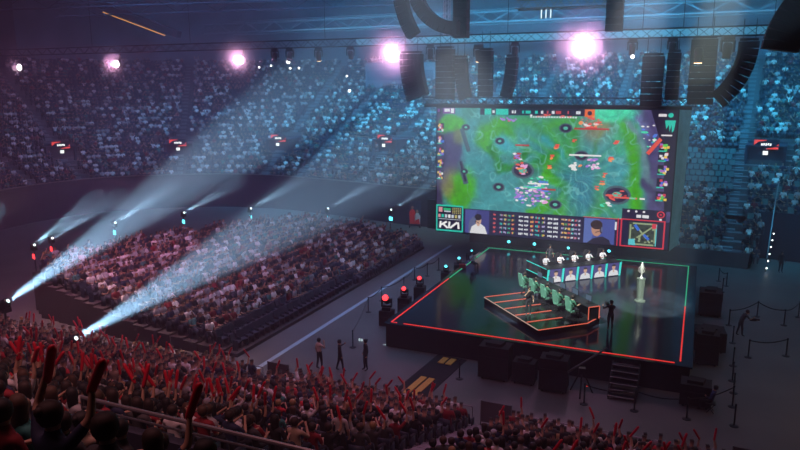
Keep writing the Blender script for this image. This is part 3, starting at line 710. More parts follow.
o = SCR
for x in (-6, 0, 6): MB().tube((x, .4, SZ0+SH), (x, .4, 13.2), .04).obj('hanger', M_BLK, SCR)

# ================================================================== THE STAGE
SWD, SDP, STH = 15.15, 19.67, 1.4
t = empty('stage', (0, 0, 0), 0, 'large glossy black square stage outlined with red and green light strips', 'stage'); STAGE = t
MB().box((SWD/2+.1, SDP/2, STH-.04), (SWD+.9, SDP+.6, .08)).obj('deck', M_DECK, t)
MB().box((SWD/2+.1, SDP/2, (STH-.08)/2), (SWD+.7, SDP+.4, STH-.08)).obj('skirt', M_BLKC, t)
RED = emi('strip_red', (1, .04, .03), .8); GRN = emi('strip_green', (.04, .75, .38), .55); CYN = emi('strip_cyan', (.03, .8, .75), 1.0)
REDP = emi('strip_pale_red', (1, .17, .10), .75)
def strip(name, a, b, w, z, m, par, h=.03):
    a, b = Vector((*a, z)), Vector((*b, z)); c = (a+b)/2; d = b-a
    return MB().box(c, (d.length, w, h), math.atan2(d.y, d.x)).obj(name, m, par)
strip('light_strip', (.75, 0), (14.9, 0), .075, STH+.015, RED, t); strip('light_strip', (0, 0), (.35, 0), .06, STH+.015, RED, t)
strip('light_strip', (0, 0), (0, 9.7), .075, STH+.015, RED, t); strip('light_strip', (0, 9.9), (0, SDP), .07, STH+.015, GRN, t)
strip('light_strip', (SWD, .3), (SWD, 9.4), .075, STH+.015, RED, t); strip('light_strip', (SWD, 9.5), (SWD, SDP), .07, STH+.015, GRN, t)
strip('light_strip', (0, SDP), (SWD, SDP), .05, STH+.015, GRN, t)
# front stairs
t = empty('stage_stairs', (12.75, -.3, 0), 0, 'dark six step stairs with pale edges leading up to the stage front', 'stairs')
for k in range(6):
    z = .2+.2*k; y = -1.75+.28*k
    MB().box((0, y, z-.03), (1.25, .3, .05)).obj('step', M_BLK, t)
    MB().box((0, y-.155, z-.02), (1.25, .02, .035)).obj('step_edge', mat('step_edge', (.35, .36, .38), .6), t)
for s in (-1, 1): MB().prism([(0, -1.9), (.04, -1.9), (.04, -.1), (0, -.1)], 0, .05).tube((0, -1.85, .1), (0, -.2, 1.25), .04, n=6).tube((0, -.2, 0), (0, -.2, 1.25), .03, n=6).obj('stringer', M_BLK, t).location.x = s*.62

# chairs
def gaming_chair(name, fabric, label, loc, rz, group):
    t = empty(name, loc, rz, label, 'chair', group)
    MB().lathe([(.03, .1), (.03, .42)], 8).obj('column', M_BLK, t)
    b = MB()
    for k in range(5):
        a = 2*PI*k/5; b.tube((0, 0, .12), (.3*math.cos(a), .3*math.sin(a), .07), .025, n=6); b.ball((.3*math.cos(a), .3*math.sin(a), .04), .035, 6, 4)
    b.obj('star_base', M_BLK, t)
    MB().box((0, .02, .45), (.5, .5, .09)).box((-.24, .02, .49), (.06, .46, .1)).box((.24, .02, .49), (.06, .46, .1)).obj('seat', fabric, t)
    R = Matrix.Rotation(-.18, 3, 'X')
    vs = [(-.2, .5), (-.27, .62), (-.29, .95), (-.2, 1.12), (-.17, 1.3), (.17, 1.3), (.2, 1.12), (.29, .95), (.27, .62), (.2, .5)]
    mb = MB(); n = len(vs); f = [(x, -.2-(z-.5)*.16-(.0 if abs(x) < .22 else -.05), z) for x, z in vs]; g = [(x, y-.09, z) for x, y, z in f]
    mb.add(f+g, [tuple(range(n)), tuple(range(n, 2*n))[::-1]]+[(i, n+i, n+(i+1) % n, (i+1) % n) for i in range(n)]); mb.obj('backrest', fabric, t)
    for s in (-1, 1): MB().tube((s*.29, 0, .45), (s*.29, 0, .68), .02).box((s*.29, .02, .69), (.08, .28, .03)).obj('armrest', M_BLK, t)
    return t
# variants of bodies ------------------------------------------------
VAR = {}
def variant(key, **kw):
    if key not in VAR: VAR[key] = body('person_body', **kw)
    return VAR[key]
HM = {}
def hairm(key, hd, kind, m=None):
    k = (key, kind)
    if k not in HM: HM[k] = hair_mesh({'cap': 'cap', 'headset': 'headset'}.get(kind, 'hair'), hd['skull'], kind, m)
    return HM[k]
def person(key, loc, rz, label, shirt, hair=(.01, .008, .008, 1), hk='short', group=None, extra=(), name='person', **kw):
    me, hd = variant(key, **kw)
    o = link(name, me); o.location = loc; o.rotation_euler = (0, 0, rz); o.color = shirt; tag(o, label, 'person', group)
    if hk == 'cap': h = link('cap', hairm(key, hd, 'cap'), o); h.color = hair
    else: h = link('hair', hairm(key, hd, hk), o); h.color = hair
    for e in extra: x = link(e, hairm(key, hd, e, M_BLK), o)
    return o, hd
def L2W(fr, p):
    o, a = fr; c, s = math.cos(a), math.sin(a); return (o[0]+p[0]*c-p[1]*s, o[1]+p[0]*s+p[1]*c, o[2]+p[2])
# ------------------------------------------------------------------ the team desk with cyan edges
A1 = math.atan2(.69, .72); F1 = ((6.5, 11.1, STH), A1)
t = empty('team_desk', F1[0], A1, 'long team desk with portrait screens and cyan light edges at the stage centre', 'desk', 'team desks')
MB().box((2.95, .45, .5), (5.9, .8, .9)).obj('desk_body', M_PLAT, t)
MB().box((2.95, .42, .99), (6.0, .95, .05)).obj('desk_top', M_BLK, t)
MB().box((2.95, 1.75, .17), (6.0, 1.8, .34)).obj('riser', M_PLAT, t)
for k in range(6):
    x = .03+k*1.168
    MB().add([(x-.06, -.02, .0), (x+.06, -.02, .0), (x+.14, -.02, 1.0), (x+.02, -.02, 1.0), (x-.06, .06, .0), (x+.06, .06, .0), (x+.14, .06, 1.0), (x+.02, .06, 1.0)],
             [(3, 2, 1, 0), (4, 5, 6, 7), (0, 1, 5, 4), (1, 2, 6, 5), (2, 3, 7, 6), (3, 0, 4, 7)]).obj('light_strip', CYN, t)
strip('light_strip', (-.05, .05), (-.05, 2.6), .07, .99, CYN, t); strip('light_strip', (-.05, .05), (-.05, 2.6), .07, .36, CYN, t)
pcs = [((205, 170, 150), (225, 225, 232)), ((210, 170, 150), (220, 222, 230)), ((200, 160, 140), (215, 218, 228)), ((205, 165, 145), (222, 222, 230)), ((200, 160, 142), (220, 222, 232))]
for k in range(5):
    x0 = .18+k*1.168; w = .92
    q = MB(); q.box((x0+w/2, -.03, .5), (w, .03, .9), mi=0)
    q.add([(x0+p*w, -.052, z) for p, z in ((.04, .06), (.12, .36), (.38, .48), (.62, .48), (.88, .36), (.96, .06))], [tuple(range(6))], 1)
    n = 14; q.add([(x0+w*.5+.14*math.cos(2*PI*i/n), -.056, .66+.18*math.sin(2*PI*i/n)) for i in range(n)], [tuple(range(n))], 2)
    q.add([(x0+w*.5+.165*math.cos(PI*i/8), -.06, .73+.14*math.sin(PI*i/8)) for i in range(9)], [tuple(range(9))], 3)
    q.add([(x0+w*.5+.05, -.057, .3), (x0+w*.5-.05, -.057, .3), (x0+w*.5-.05, -.057, .46), (x0+w*.5+.05, -.057, .46)][::-1], [(0, 1, 2, 3)], 2)
    q.obj('portrait_screen', [E_(66, 62, 130), E_(*pcs[k][1]), E_(*pcs[k][0]), E_(26, 22, 34)], t)
wl = ['leftmost', 'second from left', 'middle', 'second from right', 'rightmost']
for k in range(5):
    x = .62+k*1.168
    p = L2W(F1, (x, 1.25, .34))
    gaming_chair('gaming_chair', M_BLKC, f'black gaming chair behind the cyan edged desk, {wl[k]} of five', p, A1+PI, 'gaming chairs of the cyan desk')
    person('desk_sit', p, A1+PI, f'seated player in white jersey and headset at the cyan desk, {wl[k]} of five', (.75, .75, .78, 1), (.01, .008, .008, 1), 'short', 'players at the cyan desk', ('headset',), seated=True, armL='desk', armR='desk', levels=1)
    q = empty('monitor', L2W(F1, (x, .45, 1.015)), A1+PI, f'dark monitor seen from behind on the cyan edged desk, {wl[k]} of five', 'monitor', 'monitors of the cyan desk')
    MB().box((0, 0, .02), (.2, .16, .02)).tube((0, 0, .02), (0, 0, .16), .02).obj('stand', M_BLK, q); d = MB().box((0, 0, .22), (.5, .03, .26)).obj('display', M_BLK, q)
# red team --------------------------------------------------------------
A2 = math.atan2(-.72, .69); F2 = ((3.8, 5.5, STH), A2)
t = empty('team_platform', F2[0], A2, 'low black platform crossed by parallel red light strips at the stage front', 'platform')
pl = [(0, 0), (6.2, 0), (6.2, 3.1), (5.5, 4.4), (.4, 4.4), (0, 3.1)]
MB().prism(pl, 0, .35).obj('platform_body', M_PLAT, t)
PALE = emi('strip_white', (.9, .6, .5), .55)
strip('light_strip', (0, -.02), (6.2, -.02), .05, .34, PALE, t); strip('light_strip', (6.22, 0), (6.22, 3.1), .06, .34, REDP, t); strip('light_strip', (6.22, 3.1), (5.52, 4.4), .06, .34, REDP, t)
for x, y1 in ((.02, 3.1), (1.22, 2.5), (2.45, 2.45), (3.7, 2.4), (4.95, 2.3)): strip('light_strip', (x, .05), (x, y1), .085, .36, REDP, t)
t = empty('team_desk', L2W(F2, (0, 0, .35)), A2, 'dark team desk with a red edge behind five green chairs', 'desk', 'team desks')
MB().box((2.7, 3.75, .72), (6.2, .75, .05)).obj('desk_top', M_BLK, t); MB().box((2.7, 4.08, .36), (6.2, .06, .7)).obj('front_panel', M_PLAT, t)
MB().box((5.8, 3.75, .36), (.06, .75, .7)).obj('end_panel', M_PLAT, t)
MB().tube((5.84, 3.4, .02), (5.84, 3.4, .74), .03, n=4).tube((5.84, 4.1, .02), (5.84, 4.1, .74), .03, n=4).tube((5.84, 3.4, .74), (5.84, 4.1, .74), .03, n=4).obj('light_strip', REDP, t)
for k in range(5):
    x = .1+k*1.28
    nm = ['farthest from the camera', 'second farthest', 'middle', 'second nearest', 'nearest the camera'][k]
    p = L2W(F2, (x, 2.75, .35))
    gaming_chair('gaming_chair', M_GREEN, f'green high backed gaming chair on the red striped platform, {nm}'.replace('on the red striped platform', 'on the platform'), p, A2, 'green gaming chairs')
    person('desk_sit2', p, A2, f'seated player in dark green top and headset in green chair, {nm}', (.02, .1, .06, 1), (.02, .012, .01, 1), 'short', 'players in the green chairs', ('headset',), seated=True, armL='desk', armR='desk', levels=1)
    q = empty('monitor', L2W(F2, (x, 3.8, .35+.745)), A2, f'bluish lit monitor on the dark desk, {nm}', 'monitor', 'monitors of the green chair team')
    MB().box((0, 0, .02), (.2, .16, .02)).tube((0, 0, .02), (0, 0, .2), .02).obj('stand', M_BLK, q)
    MB().box((0, .02, .33), (.56, .03, .34)).obj('display', M_BLK, q); MB().box((0, 0, .33), (.52, .012, .3)).obj('lit_panel', E_(60, 84, 110), q)
# people on the stage
BLKC_ = (.012, .012, .014, 1)
person('stand', L2W(F2, (3.9, .75, .35)), A2-1.9, 'standing person in black with pale shoes on the red striped platform', BLKC_, (.012, .01, .01, 1), 'short', None, (), seated=False, armL='side', armR='face', fing=True)
person('stand2', (6.05, 13.95, STH+.34), PI+.6, 'standing person in a dark shirt behind the players of the cyan desk', (.05, .05, .06, 1), (.02, .015, .01, 1), 'short', seated=False, armL='side', armR='side', fing=True, step=.06)
person('stand3', (11.5, 3.4, STH), .4, 'standing camera operator in black at the right end of the platform', BLKC_, (.01, .01, .01, 1), 'short', seated=False, armL='out', armR='face', fing=True, sleeve='long')
t = empty('handheld_camera', (11.25, 3.9, STH+1.32), .4, 'black handheld camera in front of the operator at the platform end', 'camera')
MB().box((0, 0, 0), (.14, .3, .16)).obj('body', M_BLK, t); MB().tube((0, .15, 0), (0, .32, 0), .055).obj('lens', M_BLK, t)
person('crouch', (.7, 13.0, STH-.12), -2.2, 'crouching photographer in a white top on the far left of the stage', (.5, .5, .53, 1), (.01, .01, .01, 1), 'short', seated=True, armL='face', armR='face', lean=-.3)
t = empty('bag', (.0, 12.75, STH), .3, 'small red bag beside the crouching photographer', 'bag'); MB().box((0, 0, .15), (.5, .3, .3)).obj('bag_body', mat('red_cloth', (.4, .02, .02), .8), t); MB().path([(-.15, 0, .3), (-.1, 0, .42), (.1, 0, .42), (.15, 0, .3)], .015).obj('handle', M_BLK, t)
# trophy and pedestal
t = empty('pedestal', (12.55, 9.5, STH), .3, 'pale tapering pedestal under the trophy on the right of the stage', 'pedestal')
M_PED = mat('pedestal_grey', (.12, .14, .135), .4); MB().lathe([(.34, 0), (.34, .06), (.24, .08), (.20, .2), (.25, 1.35), (.27, 1.42), (.27, 1.47)], 8).obj('column', M_PED, t)
t = empty('trophy', (12.55, 9.5, STH+1.47), .3, 'tall slim silver trophy standing on the pale pedestal', 'trophy')
M_SIL = mat('silver', (.75, .70, .74), .3, .45); MB().lathe([(.13, 0), (.12, .05), (.05, .1), (.04, .25), (.09, .4), (.12, .6), (.10, .8), (.05, .95), (.03, 1.0)], 14).obj('cup', M_SIL, t, True)
for s in (-1, 1): MB().path([(s*.08, 0, .35), (s*.17, 0, .45), (s*.18, 0, .65), (s*.1, 0, .75)], .014).obj('handle', M_SIL, t)

# ================================================================== THINGS ON THE HALL FLOOR
def case(x, y, w, d, h, rz, label, lumpy=True):
    t = empty('flight_case', (x, y, 0), rz, label, 'case')
    mb = MB(); mb.box((0, 0, h/2+.06), (w, d, h-.12)); mb.obj('case_body', M_BLKC, t)
    e = MB()
    for sx in (-1, 1):
        for sy in (-1, 1): MB().box((sx*w/2, sy*d/2, h/2+.06), (.03, .03, h-.1)).obj('edge_rail', M_BLK, t)
    MB().box((0, -d/2-.005, h*.7), (w, .01, .03)).obj('edge_rail', M_BLK, t)
    for sx in (-1, 1):
        for sy in (-1, 1): MB().tube((sx*w*.38, sy*d*.38-.02, .05), (sx*w*.38, sy*d*.38+.02, .05), .05).obj('castor', M_BLK, t)
    if lumpy: MB().prism([(-w*.3, -d*.3), (w*.22, -d*.34), (w*.3, d*.2), (-w*.2, d*.3)], h, h+.16).obj('cloth_cover', M_BLKC, t)
for a in [(6.6, -1.9, 1.5, 1.0, 1.75, 0, 'tall black draped case in front of the stage, leftmost of the tall ones'), (8.1, -1.9, 1.1, .8, 1.15, 0, 'low black draped case in front of the stage between two taller ones'),
          (9.6, -2.2, 1.3, .9, 1.7, .05, 'tall black draped case in front of the stage, beside the camera crane'), (16.4, 4.3, 1.1, 1.0, 1.7, 0, 'tall black case standing right of the stage corner'),
          (16.5, 6.4, 1.6, 1.3, 1.2, .1, 'broad black case right of the stage behind the tall one'), (15.9, -1.2, 1.3, 1.0, 1.1, 0, 'low black case at the front right corner of the stage'),
          (16.6, 13.0, 1.3, 1.4, 1.6, 0, 'black case right of the stage near its green edge'), (16.8, 16.2, 1.1, .9, .8, .2, 'small black case right of the stage, farthest back')]: case(*a)
# camera crane
t = empty('camera_crane', (10.9, -2.2, 0), .2, 'black camera crane on a tripod raised in front of the stage', 'camera crane')
for k in range(3):
    a = 2*PI*k/3+.4; MB().tube((.1*math.cos(a), .1*math.sin(a), 1.1), (.6*math.cos(a), .6*math.sin(a), .02), .035).obj('leg', M_BLK, t)
MB().box((0, 0, 1.2), (.3, .3, .3)).obj('crane_head', M_BLK, t); MB().tube((-.8, 0, .95), (1.1, .2, 2.35), .06, .04).obj('arm', M_STEEL, t)
MB().box((-.85, 0, .9), (.4, .3, .35)).obj('counterweight', M_BLK, t); MB().ball((.25, -.2, .55), .035).obj('tally_lamp', emi('tally', (1, .05, .03), 3), t)
# floor lights round the stage on small cases, red and cyan lenses
LR, LC = emi('lens_red', (1, .04, .05), 3.0), emi('lens_cyan', (.1, .8, 1), 3.0)
k = 0
for x, y, c, r, w in [(-1.7, 3.1, LR, 2.0, 'red lit stage light left of the stage, nearest its front corner'), (-1.7, 5.9, LR, 1.5, 'red lit stage light left of the stage, middle of the red three'), (-1.7, 8.6, LR, 1.5, 'red lit stage light left of the stage, farthest back of the red three'),
                   (-1.3, 12.8, LC, 1.1, 'cyan lit stage light left of the stage, nearest of the cyan three'), (-1.2, 15.5, LC, 1.1, 'cyan lit stage light left of the stage, middle of the cyan three'), (-1.2, 18.7, LC, .8, 'cyan lit stage light at the back left stage corner'),
                   (1.4, 20.45, LC, 1.3, 'cyan lit stage light behind the stage, leftmost of the back row'), (3.5, 20.45, LC, 1.3, 'cyan lit stage light behind the stage, second of the back row'), (6.2, 20.45, LC, 1.1, 'cyan lit stage light behind the stage, third of the back row'), (9.3, 20.45, LC, 1.2, 'cyan lit stage light behind the stage, rightmost of the back row')]:
    z = .95 if y < 20 else 1.35
    tc_ = empty('flight_case', (x, y, 0), .1*k, 'black case under the '+w.replace('stage light ', 'light ').replace(' of the red three', '').replace('farthest back', 'rear'), 'case', 'cases under the floor lights'); k += 1
    MB().box((0, 0, z/2), (.75, .75, z)).obj('case_body', M_BLKC, tc_); MB().box((0, -.38, z*.6), (.6, .02, .04)).obj('edge_rail', M_BLK, tc_)
    moving_head((x, y, z), .6+math.atan2(15-x, y+34)*-1, .95, w, c, up=True, group='floor lights round the stage', scale=r*.72, cat='stage light')
# queue barrier posts
posts = [(-1.9, -1.1), (-3.8, 4.8), (-4.0, 7.3), (-3.5, 10.0), (-3.9, 13.0), (-3.4, 14.4), (-3.2, 16.4), (5.0, -2.8), (17.3, 21.6), (17.8, 20.4), (17.5, 18.7), (17.7, 11.2), (19.4, 13.7), (20.8, 12.5), (21.8, 14.6),
         (17.8, 8.0), (18.5, 6.0), (20.4, 7.0), (17.7, 4.4), (17.6, 2.3), (17.6, .8), (17.5, -.8), (17.5, -2.8), (15.6, -2.9), (13.4, -3.0), (11.2, -3.2)]
links = {1: 2, 2: 3, 3: 4, 4: 5, 5: 6, 0: 1, 8: 9, 9: 10, 11: 12, 12: 13, 13: 14, 15: 16, 16: 17, 15: 18, 18: 19, 19: 20, 20: 21, 21: 22, 23: 21, 24: 23, 25: 24}
pw = ['beside the three walking people', 'left of the first red light', 'left of the middle red light', 'left of the rear red light', 'left of the first cyan light', 'left of the gap between cyan lights', 'left of the rear cyan light',
      'right of the yellow cable ramp', 'behind the right stage corner near the stands', 'second from the stands barrier', 'third from the stands barrier', 'right of the green stage edge', 'at the bend of the far right line', 'farther along the right line', 'at the right edge of the hall',
      'behind the bending camera operator', 'left of the bending camera operator', 'at the end of the right near line', 'fourth from the near end of the right line', 'third behind the seated person', 'second behind the seated person', 'just right of the seated person', 'nearest the near stand on the right',
      'left of the seated person', 'at the foot of the stage stairs', 'left of the stage stairs near the crane']
me_p = MB().lathe([(.035, .02), (.035, .96), (.045, .97), (.045, 1.03)], 8).mesh('pole', M_BLK); me_b = MB().lathe([(.19, 0), (.19, .02), (.05, .05)], 14).mesh('base_plate', M_BLK)
for i, (x, y) in enumerate(posts):
    t = empty('queue_post', (x, y, 0), 0, 'black belt barrier post '+pw[i], 'barrier post', 'belt barrier posts on the hall floor')
    link('pole', me_p, t); link('base_plate', me_b, t)
    if i in links:
        a = Vector((0, 0, .96)); q = Vector((posts[links[i]][0]-x, posts[links[i]][1]-y, .96)); mb = MB(); d = (q-a)
        n = 6
        for s in range(n):
            p0 = a+d*(s/n); p1 = a+d*((s+1)/n); p0.z -= .16*math.sin(PI*s/n); p1.z -= .16*math.sin(PI*(s+1)/n); dd = p1-p0
            mb.box((p0+p1)/2, (dd.length, .012, .05), M=dd.to_track_quat('X', 'Z').to_matrix())
        mb.obj('belt', M_BLK, t)
# cable ramp
t = empty('cable_ramp', (3.55, -3.3, 0), math.atan2(5.2, .35)-PI/2, 'black cable ramp with two yellow lids leading from the stage to the near stand', 'cable ramp')
MB().prism([(-.85, -2.3), (.85, -2.3), (.85, 3.0), (-.85, 3.0)], 0, .03).obj('rubber_mat', M_BLKC, t)
M_YL = mat('yellow_lid', (.75, .38, .06), .6)
for x in (-.22, .22):
    for a, b_ in ((-2.2, -.1), (1.9, 2.7)): MB().prism([(x-.16, a), (x+.16, a), (x+.16, b_), (x-.16, b_)], .03, .075).obj('lid', M_YL, t)
# people on the floor ---------------------------------------------------
person('walk1', (-2.1, -4.5, 0), -.4, 'person in a pale shirt and dark trousers, leftmost of three on the hall floor', (.62, .45, .4, 1), hk='short', seated=False, armL='side', armR='face', fing=True, step=.08)
person('walk2', (-1.0, -4.3, 0), -.9, 'person in black walking beside the pale shirted one on the hall floor', BLKC_, hk='short', seated=False, armL='out', armR='side', fing=True, step=.16, sleeve='long')
person('walk3', (.2, -3.7, 0), 2.4, 'person in black standing alone nearer the stage, rightmost of three', BLKC_, hk='bun', seated=False, armL='side', armR='side', fing=True, step=.03, sleeve='long')
SHORT = [M_SKIN, M_SHIRT, M_TROU, M_SHOE]
person('bendop', (18.2, 9.4, 0), -1.2, 'bending camera operator in a dark shirt on the right hall floor', (.03, .03, .04, 1), (.06, .02, .01, 1), 'short', seated=False, armL='out', armR='out', fing=True, bend=.55, step=.12)
t = empty('video_camera', (18.85, 9.65, 1.02), -1.3, 'black video camera held low by the bending operator', 'camera')
MB().box((0, 0, 0), (.13, .34, .15)).obj('body', M_BLK, t); MB().tube((0, .17, 0), (0, .36, 0), .05).obj('lens', M_BLK, t); MB().tube((0, -.1, .16), (0, .1, .16), .015).obj('handle', M_BLK, t)
person('guard', (21.8, 26.2, 0), PI+.3, 'guard in black standing beside the lit stair rail of the far stand', BLKC_, hk='short', seated=False, armL='side', armR='side', fing=True, sleeve='long')
person('sitfloor', (16.55, -1.75, 0), 1.2, 'person in a blue jacket sitting on a stool by the barrier posts', (.02, .04, .16, 1), hk='short', seated=True, armL='lap', armR='lap', lean=-.25, fing=True, sleeve='long')
t = empty('stool', (16.55, -1.75, 0), 0, 'low black folding stool under the person in the blue jacket', 'stool')
MB().box((0, 0, .43), (.4, .36, .04)).obj('seat', M_BLK, t)
for sx in (-1, 1):
    for sy in (-1, 1): MB().tube((sx*.17, sy*.15, .42), (-sx*.15, sy*.15, 0), .014).obj('leg', M_BLK, t)
person('standat', (-4.1, -15.58, 3.0), -.2, 'standing spectator in a pale grey shirt among the left rows of the near stand', (.42, .38, .38, 1), hk='short', seated=False, armL='side', armR='side', fing=True)
person('standat2', (6.5, -18.04, 3.9), .15, 'standing spectator in a pale shirt with dark hair just beyond the balcony rail', (.42, .4, .4, 1), hk='short', seated=False, armL='side', armR='side', fing=True)
for k, (x, y) in enumerate([(23.4, 22.5), (23.2, 24.0), (24.1, 23.3)]):
    person('sit_lap', (x+.4, y, .05), PI/2+.2*k, ['dark clothed person seated at the right edge of the hall, nearest', 'dark clothed person seated at the right edge of the hall, farthest', 'dark clothed person seated at the right edge of the hall, outermost'][k], (.03, .02, .03, 1), group='people at the right edge', seated=True)
    o = MB().box((0, 0, .25), (.45, .45, .4)).obj('seat_box', M_BLKC, loc=(x+.4, y, .02)); tag(o, f'dark box seat under a person at the right hall edge, {["nearest", "farthest", "outermost"][k]}', 'seat', 'box seats')
# grey gate panels at the foot of the near stand's stairs, rails, poster
for x, w, lab in [(-2.6, 1.15, 'grey gate panel at the foot of the left stairs of the near stand'), (8.2, 1.3, 'grey gate panel at the foot of the stairs nearest the cable ramp'), (17.9, 1.4, 'grey gate panel at the right end of the near stand')]:
    t = empty('gate_panel', (x, -7.55, 0), 0, lab, 'gate', 'grey gate panels')
    MB().box((0, 0, .95), (w, .05, .95)).obj('panel', mat('gate_grey', (.10, .10, .115), .6), t); MB().tube((-w/2, 0, 0), (-w/2, 0, 1.45), .03).obj('post', M_STEEL, t); MB().tube((w/2, 0, 0), (w/2, 0, 1.45), .03).obj('post', M_STEEL, t)
AIS = [(7.35, 8.75), (-3.3, -2.0), (-12.5, -11.3), (-26.2, -25)]
for i, (a, b_) in enumerate(AIS):
    mb = MB()
    for k in range(13):
        z = NZ0+NR*k; y = NY0+.42-ND*k
        mb.box(((a+b_)/2, y-.2, z+.0), (b_-a, .4, .012)); mb.box(((a+b_)/2, y-.02, z-.01), (b_-a, .05, .03)); mb.box(((a+b_)/2, y-.41-.2, z+NR/2), (b_-a, .41, NR)); mb.box(((a+b_)/2, y-.42, z+NR/2), (b_-a, .05, NR+.02))
    struct(f'trim_{i+3}', mb, mat('stair_steps', (.22, .22, .25), .8, noise=(4, .3)))
rn = 0
edges = [(-40, -26.3), (-25, -12.6), (-11.2, -3.4), (-1.9, 7.2), (8.9, 17.1)]
for i, (a, b_) in enumerate(edges):
    mb = MB(); mb.tube((a, -7.66, 1.12), (b_, -7.66, 1.12), .025, n=6)
    n = int((b_-a)/1.5)
    for k in range(n+1): x = a+(b_-a)*k/n; mb.tube((x, -7.66, .3), (x, -7.66, 1.12), .02, n=5)
    tag(mb.obj('front_rail', M_STEEL), ['front rail of the near stand, leftmost section', 'front rail of the near stand left of the left stairs beside the beam light', 'front rail of the near stand in front of the pale shirted standing man', 'front rail of the near stand behind the three people on the floor', 'front rail of the near stand right of the stairs'][i], 'railing', 'front rails of the near stand')
for i, x in enumerate((-12.9, -8.7, -15.2)):
    mb = MB(); z0 = NZ0+.9; mb.path([(x, -7.9, .3), (x, -7.9, z0+.1), (x, -7.9-ND*2.6, z0+.1+NR*2.6), (x, -7.9-ND*2.6, NR*2.6)], .028)
    mb.tube((x, -7.9, z0-.3), (x, -7.9-ND*2.6, z0-.3+NR*2.6), .02)
    tag(mb.obj('stair_handrail', M_RAIL), f'steel stair handrail at the left front of the near stand, {["middle", "rightmost", "leftmost"][i]} of three', 'handrail', 'steel stair handrails')
t = empty('balcony_rail', (0, -27.05, 0), 0, 'steel balcony railing across the lower left in front of the nearest spectators', 'railing')
MB().tube((7.2, 0, 10.05), (24, 0, 10.05), .03).obj('top_bar', M_RAIL, t); MB().tube((7.2, 0, 9.9), (24, 0, 9.9), .018).obj('middle_bar', M_RAIL, t)
for k in range(9): MB().tube((7.2+2*k, 0, 9.7), (7.2+2*k, 0, 10.05), .022).obj('post', M_RAIL, t)
# banner with figures left of the screen by the doorway
t = empty('banner', (-11.3, 31.2, 0), .25, 'tall red and white banner with two figures standing beside the dark doorway', 'banner')
MB().box((0, 0, 1.55), (1.25, .06, 2.5)).obj('panel', mat('banner_navy', (.03, .04, .09), .7), t)
q = MB()
for x, c1, hh in ((-.25, 0, 2.35), (.25, 1, 1.95)):
    q.add([(x-.3, -.035, .4), (x+.3, -.035, .4), (x+.32, -.035, hh-.7), (x+.12, -.035, hh-.4), (x-.12, -.035, hh-.4), (x-.32, -.035, hh-.7)], [tuple(range(6))], c1)
    q.add([(x+.13*math.cos(2*PI*i/12), -.04, hh-.22+.18*math.sin(2*PI*i/12)) for i in range(12)], [tuple(range(12))], 2)
    q.add([(x-.28, -.042, .4), (x+.28, -.042, .4), (x+.2, -.042, hh-1.0), (x-.2, -.042, hh-1.15)], [(0, 1, 2, 3)], 0 if c1 else 0)
q.obj('figures', [mat('print_red', (.75, .03, .03), .7), mat('print_pale', (.55, .6, .7), .7), M_SKIN], t)
for sx in (-.55, .55): MB().box((sx, 0, .15), (.06, .5, .3)).obj('foot', M_BLK, t)
# black slab put in for the shade of the doorway recess, and small tribune lettering
mb = MB(); mb.box((-7.2, 31.6, 1.5), (5.6, .3, 3.0)); struct('door_1', mb, M_BLKC)
o = MB().box((-6.6, 31.0, 3.75), (4.6, .12, .62)).obj('sign_board', mat('board_dark', (.02, .03, .05), .6)); tag(o, 'dark sign board with small white lettering above the doorway left of the screen', 'sign')
q = MB()
for x in (-2.0, -1.85, 1.7, 1.85): q.box((x, -.07, .08), (.1, .02, .14))
for i, x in enumerate((-.45, -.3, -.12, .03, .2, .38)): q.box((x, -.07, -.02), (.1, .02, .16 if i % 2 else .1))
q.obj('lettering', emi('sign_white', (.6, .8, .9), .8), o)
# stair rail with small lamps at the end of the right block
t = empty('stair_rail', (20.75, 26.0, 0), 0, 'slanted pale stair rail with small white lamps at the end of the far stand', 'railing')
MB().path([(0, 0, 0), (0, 0, 1.1), (.6, 4.6, 4.6), (1.0, 7.5, 6.3)], .05).path([(0, 0, .5), (.6, 4.6, 4.0)], .03).obj('rail', M_RAIL, t)
WL = emi('small_white', (.8, .9, 1), 6)
for k in range(6): MB().ball((.05+.12*k, -.1+.75*k, .3+.42*k), .055).obj('lamp', WL, t)

# ================================================================== SEATS AND SPECTATORS
sme = MB()
sme.add([(-.23, -.2, .44), (.23, -.2, .44), (.23, -.30, .9), (-.23, -.30, .9), (-.23, -.25, .43), (.23, -.25, .43), (.22, -.36, .9), (-.22, -.36, .9)], [(3, 2, 1, 0), (4, 5, 6, 7), (0, 1, 5, 4), (1, 2, 6, 5), (2, 3, 7, 6), (3, 0, 4, 7)][::1], 0)
sme.add([(-.23, -.2, .40), (.23, -.2, .40), (.23, .2, .42), (-.23, .2, .42), (-.23, -.2, .46), (.23, -.2, .46), (.23, .2, .47), (-.23, .2, .47)], [(3, 2, 1, 0), (4, 5, 6, 7), (0, 1, 5, 4), (1, 2, 6, 5), (2, 3, 7, 6), (3, 0, 4, 7)], 1)
sme.box((-.25, 0, .3), (.03, .3, .6), mi=1); sme.box((.25, 0, .3), (.03, .3, .6), mi=1)
ME_SEAT = sme.mesh('folding_seat', [M_SEATLIT, M_SEAT]); ME_SEATD = sme.mesh('folding_seat_dark', [M_SEAT, M_SEAT])
class Cand: __slots__ = ('p', 'rz', 'zone', 'row', 'seat', 'occ', 'd', 'lab', 'white')
C = []
def cand(p, rz, zone, row, seat, occ, lab, white=.2):
    if not seen((p[0], p[1], p[2]+1), 45, 40): return
    c = Cand(); c.p = p; c.rz = rz; c.zone = zone; c.row = row; c.seat = seat; c.occ = occ; c.lab = lab; c.white = white
    c.d = (Vector(p)-CAM).length; C.append(c)
random.seed(11)
